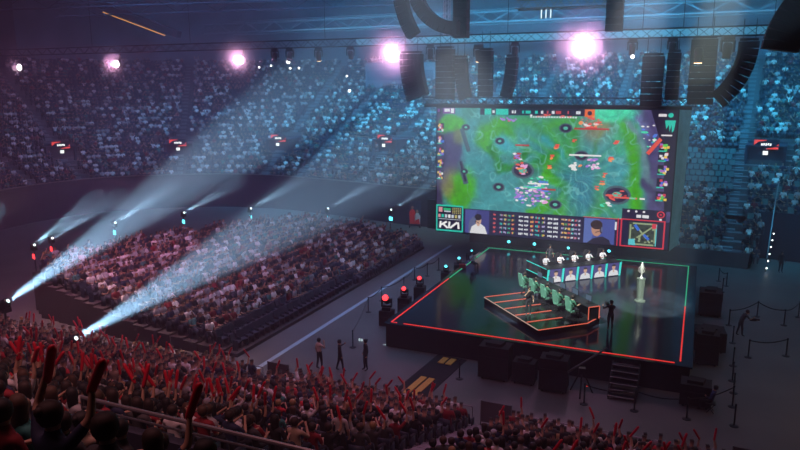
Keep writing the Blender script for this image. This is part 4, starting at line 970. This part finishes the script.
def hidden_by_balcony(p):
    t0_ = (-27.1-CAM.y)/(p[1]-CAM.y)
    if CAM.x+(p[0]-CAM.x)*t0_ < 6.8: return False
    a = CAM; b_ = Vector(p)+Vector((0, 0, 1.15)); t_ = (-27.1-a.y)/(b_.y-a.y)
    return a.z+(b_.z-a.z)*t_ < 9.8
for k in range(13):
    y = NY0-ND*k; z = NZ0+NR*k; cnt = {}
    for i in range(112):
        x = -42+.54*i
        if x > 17: break
        if any(a-.2 < x < b_+.2 for a, b_ in AIS): continue
        if x < 6.6 and k > 12: continue
        p = (x, y, z)
        if hidden_by_balcony(p): continue
        if abs(x+4.1) < .45 and k == 9: continue
        if abs(x-6.5) < .45 and k == 12: continue
        if abs(x-(-12.4)) < .9 and k in (0,): continue
        # count the seats from the nearest stairs
        if x > 8: ref = f'{ordn(int((x-8.95)/.54)+1)} seat right of the stairs'
        else: ref = f'{ordn(int((7.15-x)/.54)+1)} seat left of the stairs'
        tilt = math.atan2(7-x, 12-y)*-.5
        cand(p, tilt+random.uniform(-.15, .15), 'near', k, i, random.random() < .95, (f'{ordn(k+1)} row up', ref), .22)
def xoff(j): return AISX
for j in range(15):
    y, z = -18.86-.82*j, 4.2+.46*j
    for i in range(70):
        x = 6.6-.56*i
        if -3.5 < x < -1.8: continue
        if j > 12 and x > 5.2: continue
        p = (x, y, z)
        if not seen((x, y, z+1.1), 30, 20): continue
        cand(p, random.uniform(-.25, .1), 'near', 13+j, i, random.random() < .96, (f'{ordn(j+14)} row up', f'{ordn(i+1)} seat from balcony wall'), .2)
for k in range(4):
    y, z = -28.35-.9*k, 9.4+.6*k
    for i in range(40):
        x = 7.5+.6*i+.2*(k % 2)
        if x > 12.6-.55*k: break
        cand((x, y, z), random.uniform(-.2, .2)-.1, 'balcony', k, i, random.random() < .95, (f'{ordn(k+1)} row', f'balcony, {ordn(i+1)} seat along'), .1)
for k in range(22):
    x = -7.0-MD*(k+.5); z = .2+MR*k; ys = [yy/10 for yy in range(-60, 250) if inpoly(x, yy/10, MID)]
    if not ys: continue
    i = 0; y = ys[0]+.3
    while y < ys[-1]-.2:
        emp = (k == 0 and y < 9) or (k == 1 and y < 2)
        if not 9.0 < y < 9.9: cand((x+(0 if emp else random.uniform(-.12, .12)), y+(0 if emp else random.uniform(-.06, .06)), z), -PI/2+random.uniform(-.4, .3), 'riser', k, i, (not emp) and random.random() < .96, (f'{ordn(k+1)} row back', f'{ordn(i+1)} seat from the near end'), .3)
        y += .53; i += 1
# vomitories: (index on the curve, s, sign z)
def nearest(x, y):
    best = None
    for i in range(len(CURVE)):
        v = np.array([x, y])-CURVE[i]; s_ = v@NRM[i]; e = abs(v@TG[i])
        if best is None or e < best[0]: best = (e, i, s_)
    return best[1], best[2]
VOM = []
for x, y in [(-57.2, 27.0), (-47.2, 37.8), (-34.6, 44.0), (-18.0, 43.5), (21.0, 42.0), (-3.0, 44)]:
    i, s_ = nearest(x, y); VOM.append((i, s_-2.2))
ARC = np.concatenate([[0], np.cumsum(np.linalg.norm(np.diff(CURVE, axis=0), axis=1))])
ai, _ = nearest(17.6, 27.5)
aisles = [ARC[v[0]] for k_, v in enumerate(VOM) if k_ != 4]+[ARC[ai]]+[ARC[nearest(6, 31)[0]], ARC[nearest(-11, 32)[0]], ARC[nearest(-29, 35)[0]], ARC[nearest(-42, 31)[0]], ARC[nearest(-50.5, 18)[0]], ARC[nearest(28, 29)[0]]]
def bowlpt(a, s_):
    i = min(len(CURVE)-2, max(0, int(np.searchsorted(ARC, a)-1))); f = (a-ARC[i])/max(1e-6, ARC[i+1]-ARC[i])
    c = CURVE[i]*(1-f)+CURVE[i+1]*f; n_ = NRM[i]*(1-f)+NRM[i+1]*f
    return c+n_*s_, n_
s = -4.5; row = -5
srows = []
while s < 28-.01: srows.append(s); s += ROWD
xr = {}
for row, s in enumerate(srows):
    z = 3.5+.667*s if s < -.01 else zrake(s+.01)
    a = ARC[0]; stepn = 0
    while a < ARC[-1]:
        p, n_ = bowlpt(a, s+.5); i = min(len(ARC)-1, int(np.searchsorted(ARC, a)))
        # stretch of one metre along this row compared with the front row
        q, _ = bowlpt(min(a+.5, ARC[-1]), s+.5); st = max(.3, np.linalg.norm(q-p)/.5 if a+.5 < ARC[-1] else 1)
        a += .55/st; stepn += 1
        if s < -.01 and not (-4 < p[0]-n_[0]*s < 20.6): continue
        if any(abs(a-b_)*st < .75 for b_ in aisles): continue
        if any(abs(a-ARC[v[0]])*st < 1.9 and v[1]-3.2 < s < v[1]+2.4 for v in VOM): continue
        rz = math.atan2(-n_[1], -n_[0])-PI/2
        # the patch of empty seats beside the screen; elsewhere scattered gaps
        occ = .8
        if 9.5 < p[0] < 19.6:
            if 2.6 < s < 9.2: occ = .06
            elif s >= 9.2: occ = .55
            elif s < -3.4: occ = .45
            else: occ = .86
        if s > 15: occ = .6
        cand((p[0], p[1], z), rz+random.uniform(-.12, .12), 'bowl', row, stepn, random.random() < occ, (row, stepn), .34)
print('seats', len(C), 'occupied', sum(c.occ for c in C))
# variants
PV = [('n_lap', dict(armL='lap', armR='lap')), ('n_clap', dict(armL='clap', armR='clap')), ('n_face', dict(armL='face', armR='lap', lean=-.15)), ('n_lean', dict(armL='desk', armR='desk', lean=-.3)),
      ('n_up', dict(armL='lap', armR='up', fing=True)), ('n_high', dict(armL='high', armR='high', fing=True)), ('n_mix', dict(armL='up', armR='up', fing=True))]
occ = sorted([c for c in C if c.occ], key=lambda c: c.d)
IND = occ[:296]; indset = set(id(c) for c in IND)
stick_me = MB().lathe([(.006, 0), (.03, .01), (.045, .04), (.05, .1), (.052, .35), (.05, .55), (.04, .6), (.012, .625)], 10).mesh('inflatable_stick', M_STICK, True)
NST = [0]
def stick(w, rot, lab):
    if NST[0] >= 290: return
    NST[0] += 1
    o = link('inflatable_stick', stick_me, None, w); o.rotation_euler = rot; o.scale = (.8, .8, .8); tag(o, lab, 'cheering stick', 'red inflatable cheering sticks')
def give_sticks(c, hd, hands, where, short):
    near_ = c.d < 11
    for h in hands:
        p = L2W((c.p, c.rz), hd[h]); tl = random.uniform(.35, .8) if near_ else random.uniform(-.8, .8)
        d = Vector((tl, random.uniform(-.3, .3), 1)).normalized()
        stick(Vector(p)-d*.07, d.to_track_quat('Z', 'Y').to_euler(), f'red stick, {"left" if h == "L" else "right"} hand, {where}')
for c in IND:
    r = random.random()
    if c.zone == 'near': kk = 'n_lap' if r < .38 else 'n_clap' if r < .52 else 'n_face' if r < .6 else 'n_lean' if r < .78 else 'n_up' if r < .89 else 'n_high' if r < .94 else 'n_mix'
    else: kk = 'n_lap' if r < .62 else 'n_lean' if r < .88 else 'n_up' if r < .97 else 'n_mix'
    if c.p[0] > 8.9 and kk in ('n_up', 'n_high', 'n_mix') and random.random() < .6: kk = 'n_lap'
    if c.d < 15: kk = 'n_lap' if r < .86 else 'n_clap' if r < .9 else 'n_up'
    q = pix((c.p[0], c.p[1], c.p[2]+1.2))
    if c.d < 11 and any(math.hypot(q[0]-a, q[1]-b_) < 9 for a, b_ in ((52, 420),)): kk = 'n_mix'
    sn, sc_, _ = pick(SHIRTC); hn, hc, _ = pick(HAIRC)
    if hn == 'fair' and c.d < 13: hn, hc, _ = HAIRC[0]
    if c.zone == 'balcony' and sn == 'white': sn, sc_, _ = SHIRTC[1]
    hk = random.choices(['short', 'long', 'bun', 'cap'], [6, 4, 1, 1])[0]
    hl = {'short': f'short {hn} hair', 'long': f'long {hn} hair', 'bun': f'{hn} bun', 'cap': 'a cap'}[hk]
    if hk == 'cap': hc = random.choice([(.3, .3, .32, 1), (.01, .01, .015, 1)])
    w = ', '.join(c.lab)
    o, hd = person(kk, c.p, c.rz, f'spectator in {sn}, {hl}, {w}', sc_, hc, hk, 'seated spectators of the near stand' if c.zone == 'near' else 'spectators on the balcony', levels=2, **dict(PV)[kk])
    s_ = random.uniform(.94, 1.05); o.scale = (s_, s_, s_)
    if kk in ('n_up', 'n_high', 'n_mix'): give_sticks(c, hd, {'n_up': 'R', 'n_high': 'LR', 'n_mix': 'LR'}[kk], w, None)
print('sticks near', NST[0])
# the remaining thousands: one crowd
def template(me, hd):
    nv = len(me.vertices); co = np.empty(nv*3); me.vertices.foreach_get('co', co); co = co.reshape(-1, 3)
    cat = np.zeros(nv, int)
    for p in me.polygons:
        for v in p.vertices: cat[v] = p.material_index
    sk = np.array(hd['skull']); m_ = (co[:, 2] > sk[2]-.05) & (co[:, 1] < sk[1]+.05) & (np.linalg.norm(co-sk, axis=1) < .2) | ((co[:, 2] > sk[2]+.07) & (np.linalg.norm(co-sk, axis=1) < .2))
    cat[m_] = 4
    fs = np.array([list(p.vertices) if len(p.vertices) == 4 else list(p.vertices)+[p.vertices[-1]] for p in me.polygons if len(p.vertices) in (3, 4)])
    return co, cat, fs
TP = []
for key, kw in [('lap', dict(armL='lap', armR='lap')), ('clap', dict(armL='clap', armR='clap')), ('lean', dict(armL='desk', armR='desk', lean=-.25)), ('up', dict(armL='lap', armR='up')), ('mix', dict(armL='up', armR='up')), ('face', dict(armL='face', armR='lap'))]:
    me, hd = body('t', levels=0, **kw); TP.append((template(me, hd), hd, me))
rest = [c for c in occ if id(c) not in indset]
V, Fq, Cc = [], [], []; off = 0
SK = np.array([.42, .25, .17]); TR = np.array([.02, .022, .03])
for c in rest:
    r = random.random(); ti = 0 if r < .45 else 1 if r < .55 else 2 if r < .78 else 3 if r < .88 else 4 if r < .92 else 5
    (co, cat, fs), hd, _ = TP[ti]
    if c.zone == 'bowl' or c.zone == 'riser':
        sc_ = random.choices([(.8, .8, .8), (.4, .42, .45), (.02, .02, .03), (.05, .05, .07), (.02, .03, .08), (.25, .02, .03), (.05, .2, .2)], [c.white*9, 3.4, 3.6, 2.2, 1.5, .8, .9])[0]
    else: sc_ = pick(SHIRTC)[1][:3]
    hc = pick(HAIRC)[1][:3]; skc = SK*random.uniform(.6, 1.25)
    pal = np.array([skc, sc_, TR*random.uniform(.8, 4), (.05, .05, .05), hc])
    cz, sz = math.cos(c.rz), math.sin(c.rz); k = random.uniform(.93, 1.06)
    w = np.stack([co[:, 0]*cz-co[:, 1]*sz, co[:, 0]*sz+co[:, 1]*cz, co[:, 2]], 1)*k+np.array(c.p)
    V.append(w); Fq.append(fs+off); Cc.append(pal[cat]); off += len(co)
    if c.zone == 'near' and ti in (3, 4) and NST[0] < 290: give_sticks(c, hd, 'R' if ti == 3 else 'LR', ', '.join(c.lab), None)
V = np.concatenate(V); Fq = np.concatenate(Fq); Cc = np.concatenate(Cc)
def bigmesh(name, V, F):
    me = bpy.data.meshes.new(name); me.vertices.add(len(V)); me.vertices.foreach_set('co', V.astype(np.float32).ravel())
    tri = F[:, 2] == F[:, 3]; tot = np.where(tri, 3, 4); st = np.concatenate([[0], np.cumsum(tot)[:-1]])
    mask = np.ones(F.shape, bool); mask[tri, 3] = False
    me.loops.add(int(tot.sum())); me.polygons.add(len(F))
    me.loops.foreach_set('vertex_index', F[mask].astype(np.int32)); me.polygons.foreach_set('loop_start', st.astype(np.int32))
    me.update(calc_edges=True); me.validate(); return me
me = bigmesh('crowd', V, Fq)
at = me.attributes.new('Col', 'FLOAT_COLOR', 'POINT'); at.data.foreach_set('color', np.concatenate([Cc, np.ones((len(Cc), 1))], 1).astype(np.float32).ravel())
me.materials.append(attrcol('crowd_cloth')); o = link('crowd', me); tag(o, 'dense crowd of seated spectators filling the riser block and the far stands', 'crowd', None, 'stuff')
print('crowd verts', len(V))
# extra sticks in the near stand
# seats: the 296 best visible ones on their own, the rest as one
def vis_score(c):
    if c.occ: return -1
    return 1/c.d
emp = sorted([c for c in C if not c.occ and c.zone in ('riser', 'bowl')], key=lambda c: c.d)
SI = emp[:296]; sids = set(id(c) for c in SI)
for c in SI:
    o = link('folding_seat', ME_SEATD if c.zone == 'riser' else ME_SEAT); o.location = c.p; o.rotation_euler = (0, 0, c.rz)
    if c.zone == 'riser': lab = f'empty blue seat, riser block, {c.lab[0]}, {c.lab[1]}'
    else: lab = f'empty teal folding seat in the far stand, {ordn(c.row+1)} row up, seat {c.seat} from the right'
    if c.zone == 'bowl': lab = f'empty teal seat, far stand, {ordn(c.row+1)} row up, {ordn(c.seat)} from the right'
    tag(o, lab, 'seat', 'empty seats of the riser block' if c.zone == 'riser' else 'empty seats of the far stand')
sv = np.array(sme.v); sf = np.array(sme.f); smi = np.array(sme.m)
V, Fq, MI = [], [], []; off = 0
for c in C:
    if id(c) in sids or (c.occ and c.zone == 'bowl' and random.random() < .0): continue
    cz, sz = math.cos(c.rz), math.sin(c.rz)
    V.append(np.stack([sv[:, 0]*cz-sv[:, 1]*sz, sv[:, 0]*sz+sv[:, 1]*cz, sv[:, 2]], 1)+np.array(c.p)); Fq.append(sf+off); off += len(sv)
    MI.append(np.ones_like(smi))
me = bigmesh('folding_seats', np.concatenate(V), np.concatenate(Fq)); me.materials.append(M_SEATLIT); me.materials.append(M_SEAT)
me.polygons.foreach_set('material_index', np.concatenate(MI).astype(np.int32))
tag(link('seating', me), 'rows of dark folding seats under the spectators in all stands', 'seats', None, 'stuff')
# vomitories and their signs
SG_R = emi('sign_red', (1, .08, .07), .9); SG_W = emi('sign_white2', (.9, .95, 1), 1.5)
names = ['far left, above the dark wall', 'second from the left above the dark wall', 'middle of the far stand left of the screen', 'far stand just left of the giant screen', 'right of the giant screen', 'behind the giant screen']
for k, (i, s_) in enumerate(VOM):
    n_ = NRM[i]; p = CURVE[i]+n_*(s_-1.2); a = math.atan2(-n_[1], -n_[0])+PI/2; zf = zrake(s_-2)
    mb = MB()
    R = Matrix.Rotation(a, 3, 'Z')
    def BX(c, d): mb.box(Vector((p[0], p[1], 0))+R@Vector(c), d, a)
    top = zrake(s_)+.9
    BX((-1.6, 1.6, top/2+zf/2-.3), (.25, 3.4, top-zf+.6)); BX((1.6, 1.6, top/2+zf/2-.3), (.25, 3.4, top-zf+.6)); BX((0, 1.6, top-.05), (3.4, 3.4, .12)); BX((0, .35, (top+zf)/2), (3.0, .1, top-zf))
    BX((0, 3.3, (top+zf)/2), (3.4, .15, top-zf+.4))
    struct(f'door_{k+2}', mb, M_WALL)
    if k == 5: continue
    t = empty('arena_sign', (p[0], p[1], top-.35), a, 'lit red sign, '+names[k], 'sign', 'lit signs over the stand entrances')
    MB().box((0, 0, .55), (2.5, .06, 1.1)).obj('board', mat('sign_board', (.015, .02, .04), .6), t)
    q = MB(); 
    q.add([(-1.2, -.04, .45), (-1.2, -.04, 1.05), (0, -.04, 1.05), (0, -.04, .98), (-.75, -.04, .85), (-1.05, -.04, .6)], [tuple(range(6))[::-1]], 0)
    q.add([(1.2, -.04, .65), (1.2, -.04, .05), (0, -.04, .05), (0, -.04, .12), (.75, -.04, .25), (1.05, -.04, .5)], [tuple(range(6))[::-1]], 0)
    q.obj('red_corners', SG_R, t)
    t.scale = (.85, .85, .85)
    q = MB()
    for j in range(5): q.box((-.42+j*.21, -.05, .55+.03*(j % 2)), (.16, .02, .24))
    q.obj('lettering', SG_W, t); MB().box((0, -.3, -.35), (.5, .06, .42)).obj('exit_lamp', SG_W, t)
# aisle steps of the bowl
mb = MB()
for a in aisles:
    for s in srows:
        p, n_ = bowlpt(a, s+.22); lo = s < -.01
        if lo and not (-4 < p[0]-n_[0]*s < 20.6): continue
        if any(abs(a-ARC[v[0]]) < 1.5 and v[1]-1.4 < s < v[1]+2.6 for v in VOM): continue
        z = 3.5+.667*s if lo else zrake(s+.01); an = math.atan2(n_[1], n_[0])-PI/2
        q, _ = bowlpt(a, s+.68)
        mb.box((p[0], p[1], z+.01), (1.2, .44, .02), an); mb.box((q[0], q[1], z+.11), (1.2, .45, .22), an)
struct('trim_8', mb, mat('aisle_steps', (.16, .2, .24), .8))
# small bits on the bowl's far wall: glazed box with white lamps
t = empty('control_room', (-23, 57.5, 15.0), .15, 'pale boxed control room high in the far stand with a row of white lamps', 'booth')
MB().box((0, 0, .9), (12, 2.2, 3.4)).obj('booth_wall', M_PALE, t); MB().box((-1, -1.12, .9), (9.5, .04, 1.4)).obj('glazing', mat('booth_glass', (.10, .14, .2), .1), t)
lampm = MB().ball((0, 0, 0), .22).mesh('round_lamp', emi('far_white', (.95, .95, 1), 5), True)
for k, (w, sc_) in enumerate([((-45.9, 54.5, 17.2), .6), ((-43.8, 54.5, 17.4), .6), ((-40.5, 54.5, 17), .7), ((-39, 54.5, 17), .7), ((-40.8, 54.5, 17.9), 1.3), (0, 0), ((-31.2, 54.5, 15.8), .6), ((-28.5, 50, 13.8), .9), ((10.5, 17.4, 16.4), .6)]):
    if sc_ == 0: continue
    o = link('small_lamp', lampm, None, w); o.scale = (sc_,)*3; tag(o, 'small round white lamp, far stand, '+['first of the low row', 'second of the low row', 'third of the low row', 'last of the low row', 'the biggest, above the low row', '', 'nearest the wide speaker array', 'lower one near the wide speaker array', 'under the truss above the screen'][k], 'lamp', 'small white lamps')

# ================================================================== STAGE LIGHTS AND BEAMS
LB = emi('lens_blue_white', (.75, .92, 1), 3); LW = emi('lens_warm', (1, .6, .35), 6); LD = mat('lens_dark', (.2, .22, .25), .2)
BC = (.38, .68, 1.0)
def added_beam_haze(t, d, half, secs, r0):
    """the thicker haze a beam runs through: closed cones from the lens outwards"""
    Rm = Vector(d).to_track_quat('Z', 'Y').to_matrix(); tn0 = math.tan(math.radians(half))
    for q_, (L, dn) in enumerate(secs):  # longer cones reach farther, so the haze thins out
        tn = tn0*(1+.05*q_); b0 = .37-.015*q_
        pr = [(r0+.012*q_, b0)]+[(r0+tn*(L*f), .4+L*f) for f in (.5, .8)]+[((r0+tn*L)*.7, .4+L*.97), (.05, .4+L*1.08)]
        MB().lathe(pr, 28, (0, 0, 0), 0, Rm).obj('beam_haze', puff(dn), t, True)
beams = [((-31.5, -4.5, 3.0), (.86, -.19, .42), 'beam light outermost left behind the riser block', 0, 1.6),
         ((-29.2, .8, 3.0), (.875, -.19, .446), 'beam light with a red panel at the left picture edge behind the riser block', 0, 1.3),
         ((-30.0, 3.0, 3.0), (.895, -.161, .415), 'beam light with a red panel behind the riser block, second from the left', 0, 1.2),
         ((-30.2, 9.5, 3.0), (.886, -.228, .403), 'beam light with a cyan panel behind the riser block, nearest the red ones', 1, 1.1),
         ((-28.0, 15.6, 3.0), (.875, -.302, .378), 'beam light with a cyan panel behind the riser block, middle of the curve', 1, 1.0),
         ((-23.6, 19.8, 3.0), (.847, -.367, .384), 'beam light with a cyan panel behind the riser block, third from the doorway', 1, .8),
         ((-16.8, 22.6, 3.0), (.80, -.444, .404), 'beam light with a cyan panel behind the riser block, second from the doorway', 1, .6),
         ((-11.0, 24.3, 3.0), (.753, -.499, .43), 'beam light with a cyan panel behind the riser block, nearest the doorway', 1, .4)]
for i, (p, d, lab, c, k) in enumerate(beams):
    p = Vector(p); d = Vector(d).normalized()
    t = empty('beam_light', p, 0, lab, 'stage light', 'beam lights behind the riser block')
    MB().tube((0, 0, -3.0), (0, 0, -.3), .05).lathe([(.35, -3.0), (.35, -2.96), (.05, -2.9)], 10).obj('stand', M_BLK, t)
    MB().box((0, 0, -.22), (.4, .3, .2)).box((0, -.22, .0), (.12, .05, .4)).box((0, .22, 0), (.12, .05, .4)).obj('yoke', M_BLK, t)
    Rm = d.to_track_quat('Z', 'Y').to_matrix()
    MB().lathe([(.1, -.25), (.17, -.15), (.17, .15), (.15, .2)], 12, (0, 0, 0), 0, Rm).obj('lamp_head', M_BLK, t, True)
    MB().lathe([(.09, .2), (.085, .22), (.05, .24), (.01, .25)], 12, (0, 0, 0), 0, Rm).obj('lens', LB, t, True)
    MB().box((.15, -.2, -.75), (.42, .05, .34), -.4).obj('lit_panel', LC if c else LR, t)
    added_beam_haze(t, d, 3.6, ((6, .012), (10, .007), (14, .006)), .09)
    spot('beam_'+str(i), p+d*.32, p+d*5, BEAMP*k*1.2, BC, 8, .3, .14)
big = [((-11.9, -11.2, 2.45), (.829, .246, .502), 'large beam light in the near stand aisle throwing a wide beam', .95, 14.5),
       ((-18.9, -9.4, 2.9), (.765, .33, .553), 'large beam light at the left picture edge throwing the longest beam', 1.1, 14)]
for i, (p, d, lab, k, ang) in enumerate(big):
    p = Vector(p); d = Vector(d).normalized()
    t = empty('beam_light', p, 0, lab, 'stage light', 'large beam lights in the near stand')
    MB().box((0, 0, -.35), (.5, .45, .25)).box((0, -.3, -.05), (.16, .06, .5)).box((0, .3, -.05), (.16, .06, .5)).tube((0, 0, -p.z), (0, 0, -.4), .06).obj('yoke', M_BLK, t)
    Rm = d.to_track_quat('Z', 'Y').to_matrix()
    MB().lathe([(.14, -.35), (.24, -.2), (.24, .2), (.2, .28)], 14, (0, 0, 0), 0, Rm).obj('lamp_head', M_BLK, t, True)
    MB().lathe([(.10, .28), (.10, .31), (.06, .33), (.01, .335)], 14, (0, 0, 0), 0, Rm).obj('lens', LB, t, True)
    added_beam_haze(t, d, ang*.44, ((22, .005), (30, .005), (38, .005)), .16)
    spot('bigbeam_'+str(i), p+d*.36, p+d*5, BIGP*k, BC, ang, .45, .12)
# fixtures on the truss
fx = [(-18.9, 'white streaked moving light on the truss, left of its twin', 1.0, LD, -.7), (-17.4, 'white streaked moving light on the truss, right of its twin', 1.0, LD, -.7), (-14.6, 'moving light with a small warm lens on the truss left of the glaring lamp', 1.0, LW, .4), (-11.6, 'moving light on the truss just left of the glaring lamp', .95, LD, .9),
      (-4.6, 'moving light on the truss left of the straight speaker arrays', 1.0, LD, .2), (2.1, 'moving light on the truss left of the lamp above the screen', 1.0, LD, .3), (10.4, 'moving light on the truss right of the lamp above the screen', 1.0, LD, .3), (13.0, 'moving light on the truss above the right half of the screen', 1.0, LD, .2), (16.4, 'large moving light on the truss at the right end of the screen', 1.3, LD, .2)]
for x, lab, sc_, ln, tl in fx:
    moving_head((x, 17.9, 17.65), .3, tl, lab, ln, group='moving lights on the truss', scale=1.5*sc_)
t, lp, d = moving_head((-.6, 17.6, 17.5), 0, .1, 'moving light with a warm lens above the screen left part', LW, group='moving lights on the truss', scale=1.7)
spot('warm_a', (-.6, 17.5, 16.1), (.2, 18.6, 12), 500, (1, .62, .42), 16, .4, .1)
t, lp, d = moving_head((14.7, 15.4, 17.2), 0, .05, 'moving light with a bright warm lens in front of the largest speaker array', LW, group='moving lights on the truss', scale=1.8)
spot('warm_b', (14.7, 15.3, 15.6), (14.2, 15.1, 10), 500, (1, .65, .45), 20, .4, .1)
spot('warm_c', (16.3, 16.5, 15.9), (13.4, 12, 10), 900, (.85, .7, .8), 7, .4, .1)
spot('cool_d', (10.9, 17.2, 16.0), (8.2, 17, 12.5), 500, (.5, .8, 1), 18, .4, .1)
spot('cool_e', (-20, 17.5, 16.5), (-22, 30, 2), 900, (.3, .6, 1), 34, .5, .2)
# stage keys
spot('trophy_light', (17, -12, 26), (13.0, 9.6, 1.4), 160000, (.85, 1, .85), 9, .35, .2)
spot('team_light_a', (15, -12, 26), (8.5, 12.8, 2.5), 110000, (.95, .95, 1), 11, .5, .3)
spot('team_light_b', (2, -12, 26), (7.9, 5.4, 2.3), 120000, (.9, 1, .97), 15, .5, .3)
# washes
area('wash_far_right', (20, 33, 28), (23, 46, 8), 13000*WASH, (.05, .50, .95), 30, 5, 110)
area('wash_far_mid', (-8, 35, 28), (-10, 50, 9), 24000*WASH, (.05, .50, .95), 40, 5, 110)
area('wash_far_left', (-34, 28, 28), (-42, 40, 8), 6500*WASH, (.10, .42, 1.0), 26, 5, 110)
area('wash_left', (-40, 4, 26), (-56, 14, 8), 1600*WASH, (.3, .33, 1.0), 24, 5, 120)
area('wash_fringe', (-14, 6, 27), (-17, 14, 1), 2200*WASH, (.38, .42, 1.0), 18, 14, 110)
area('wash_riser', (-16, -4, 17), (-20, 0, 1), 1900*WASH, (.9, .28, .55), 18, 6, 90)
area('wash_near', (-4, -13, 18), (-4, -12, 3), 1700*WASH, (.88, .30, .56), 34, 6, 100)
area('wash_balcony', (6, -30, 22), (3, -28, 8), 1100*WASH, (1, .4, .45), 14, 3, 110)
area('wash_lower_block', (16, 18, 24), (17, 30, 2), 1500*WASH, (.08, .5, .95), 12, 3, 80)
area('doorway_light', (-8, 26, 9), (-11, 31, 1), 160, (.5, .9, .9), 3, 1, 120)  # unseen light added to brighten the banner
area('wash_passage', (-14, -6.2, 15), (-14, -6.2, 0), 260, (1, .62, .52), 18, 1, 45)
area('wash_aisle', (-4, 8, 26), (-4, 6, 0), 900*WASH, (.2, .5, 1.0), 6, 20, 60)
area('wash_floor', (6, 6, 28), (8, 8, 0), 900*WASH, (.3, .5, 1.0), 24, 18, 110)
area('wash_right', (24, 12, 27), (24, 18, 0), 800*WASH, (.2, .6, 1), 8, 8, 110)
point('amber_spill', (25, 0, 7), 450, (1, .5, .25), .5)
area('roof_wash', (-8, 48, 20), (-8, 60, 25), 2600*WASH, (.3, .7, 1.0), 60, 1.5)

# ------------------------------------------------------------------ haze and view
w = bpy.data.worlds.new('world'); scene.world = w; w.use_nodes = True; nt = w.node_tree
for n in list(nt.nodes): nt.nodes.remove(n)
out = nt.nodes.new('ShaderNodeOutputWorld'); bg = nt.nodes.new('ShaderNodeBackground'); bg.inputs[0].default_value = (.03, .03, .1, 1); bg.inputs[1].default_value = .3
nt.links.new(bg.outputs[0], out.inputs['Surface'])
if HAZE:
    vs_ = nt.nodes.new('ShaderNodeVolumeScatter'); vs_.inputs['Color'].default_value = (.72, .74, 1, 1); vs_.inputs['Density'].default_value = HAZE; vs_.inputs['Anisotropy'].default_value = 0.0
    nt.links.new(vs_.outputs[0], out.inputs['Volume'])
scene.view_settings.view_transform = 'Standard'; scene.view_settings.look = 'None'; scene.view_settings.gamma = 1
scene.view_settings.exposure = 0.0; scene.view_settings.use_curve_mapping = False
cy = scene.cycles
cy.use_denoising = True; cy.denoiser = 'OPENIMAGEDENOISE'; cy.max_bounces = 5; cy.diffuse_bounces = 2; cy.glossy_bounces = 3; cy.transmission_bounces = 2; cy.volume_bounces = 0; cy.transparent_max_bounces = 4
cy.sample_clamp_indirect = 4; cy.use_light_tree = True
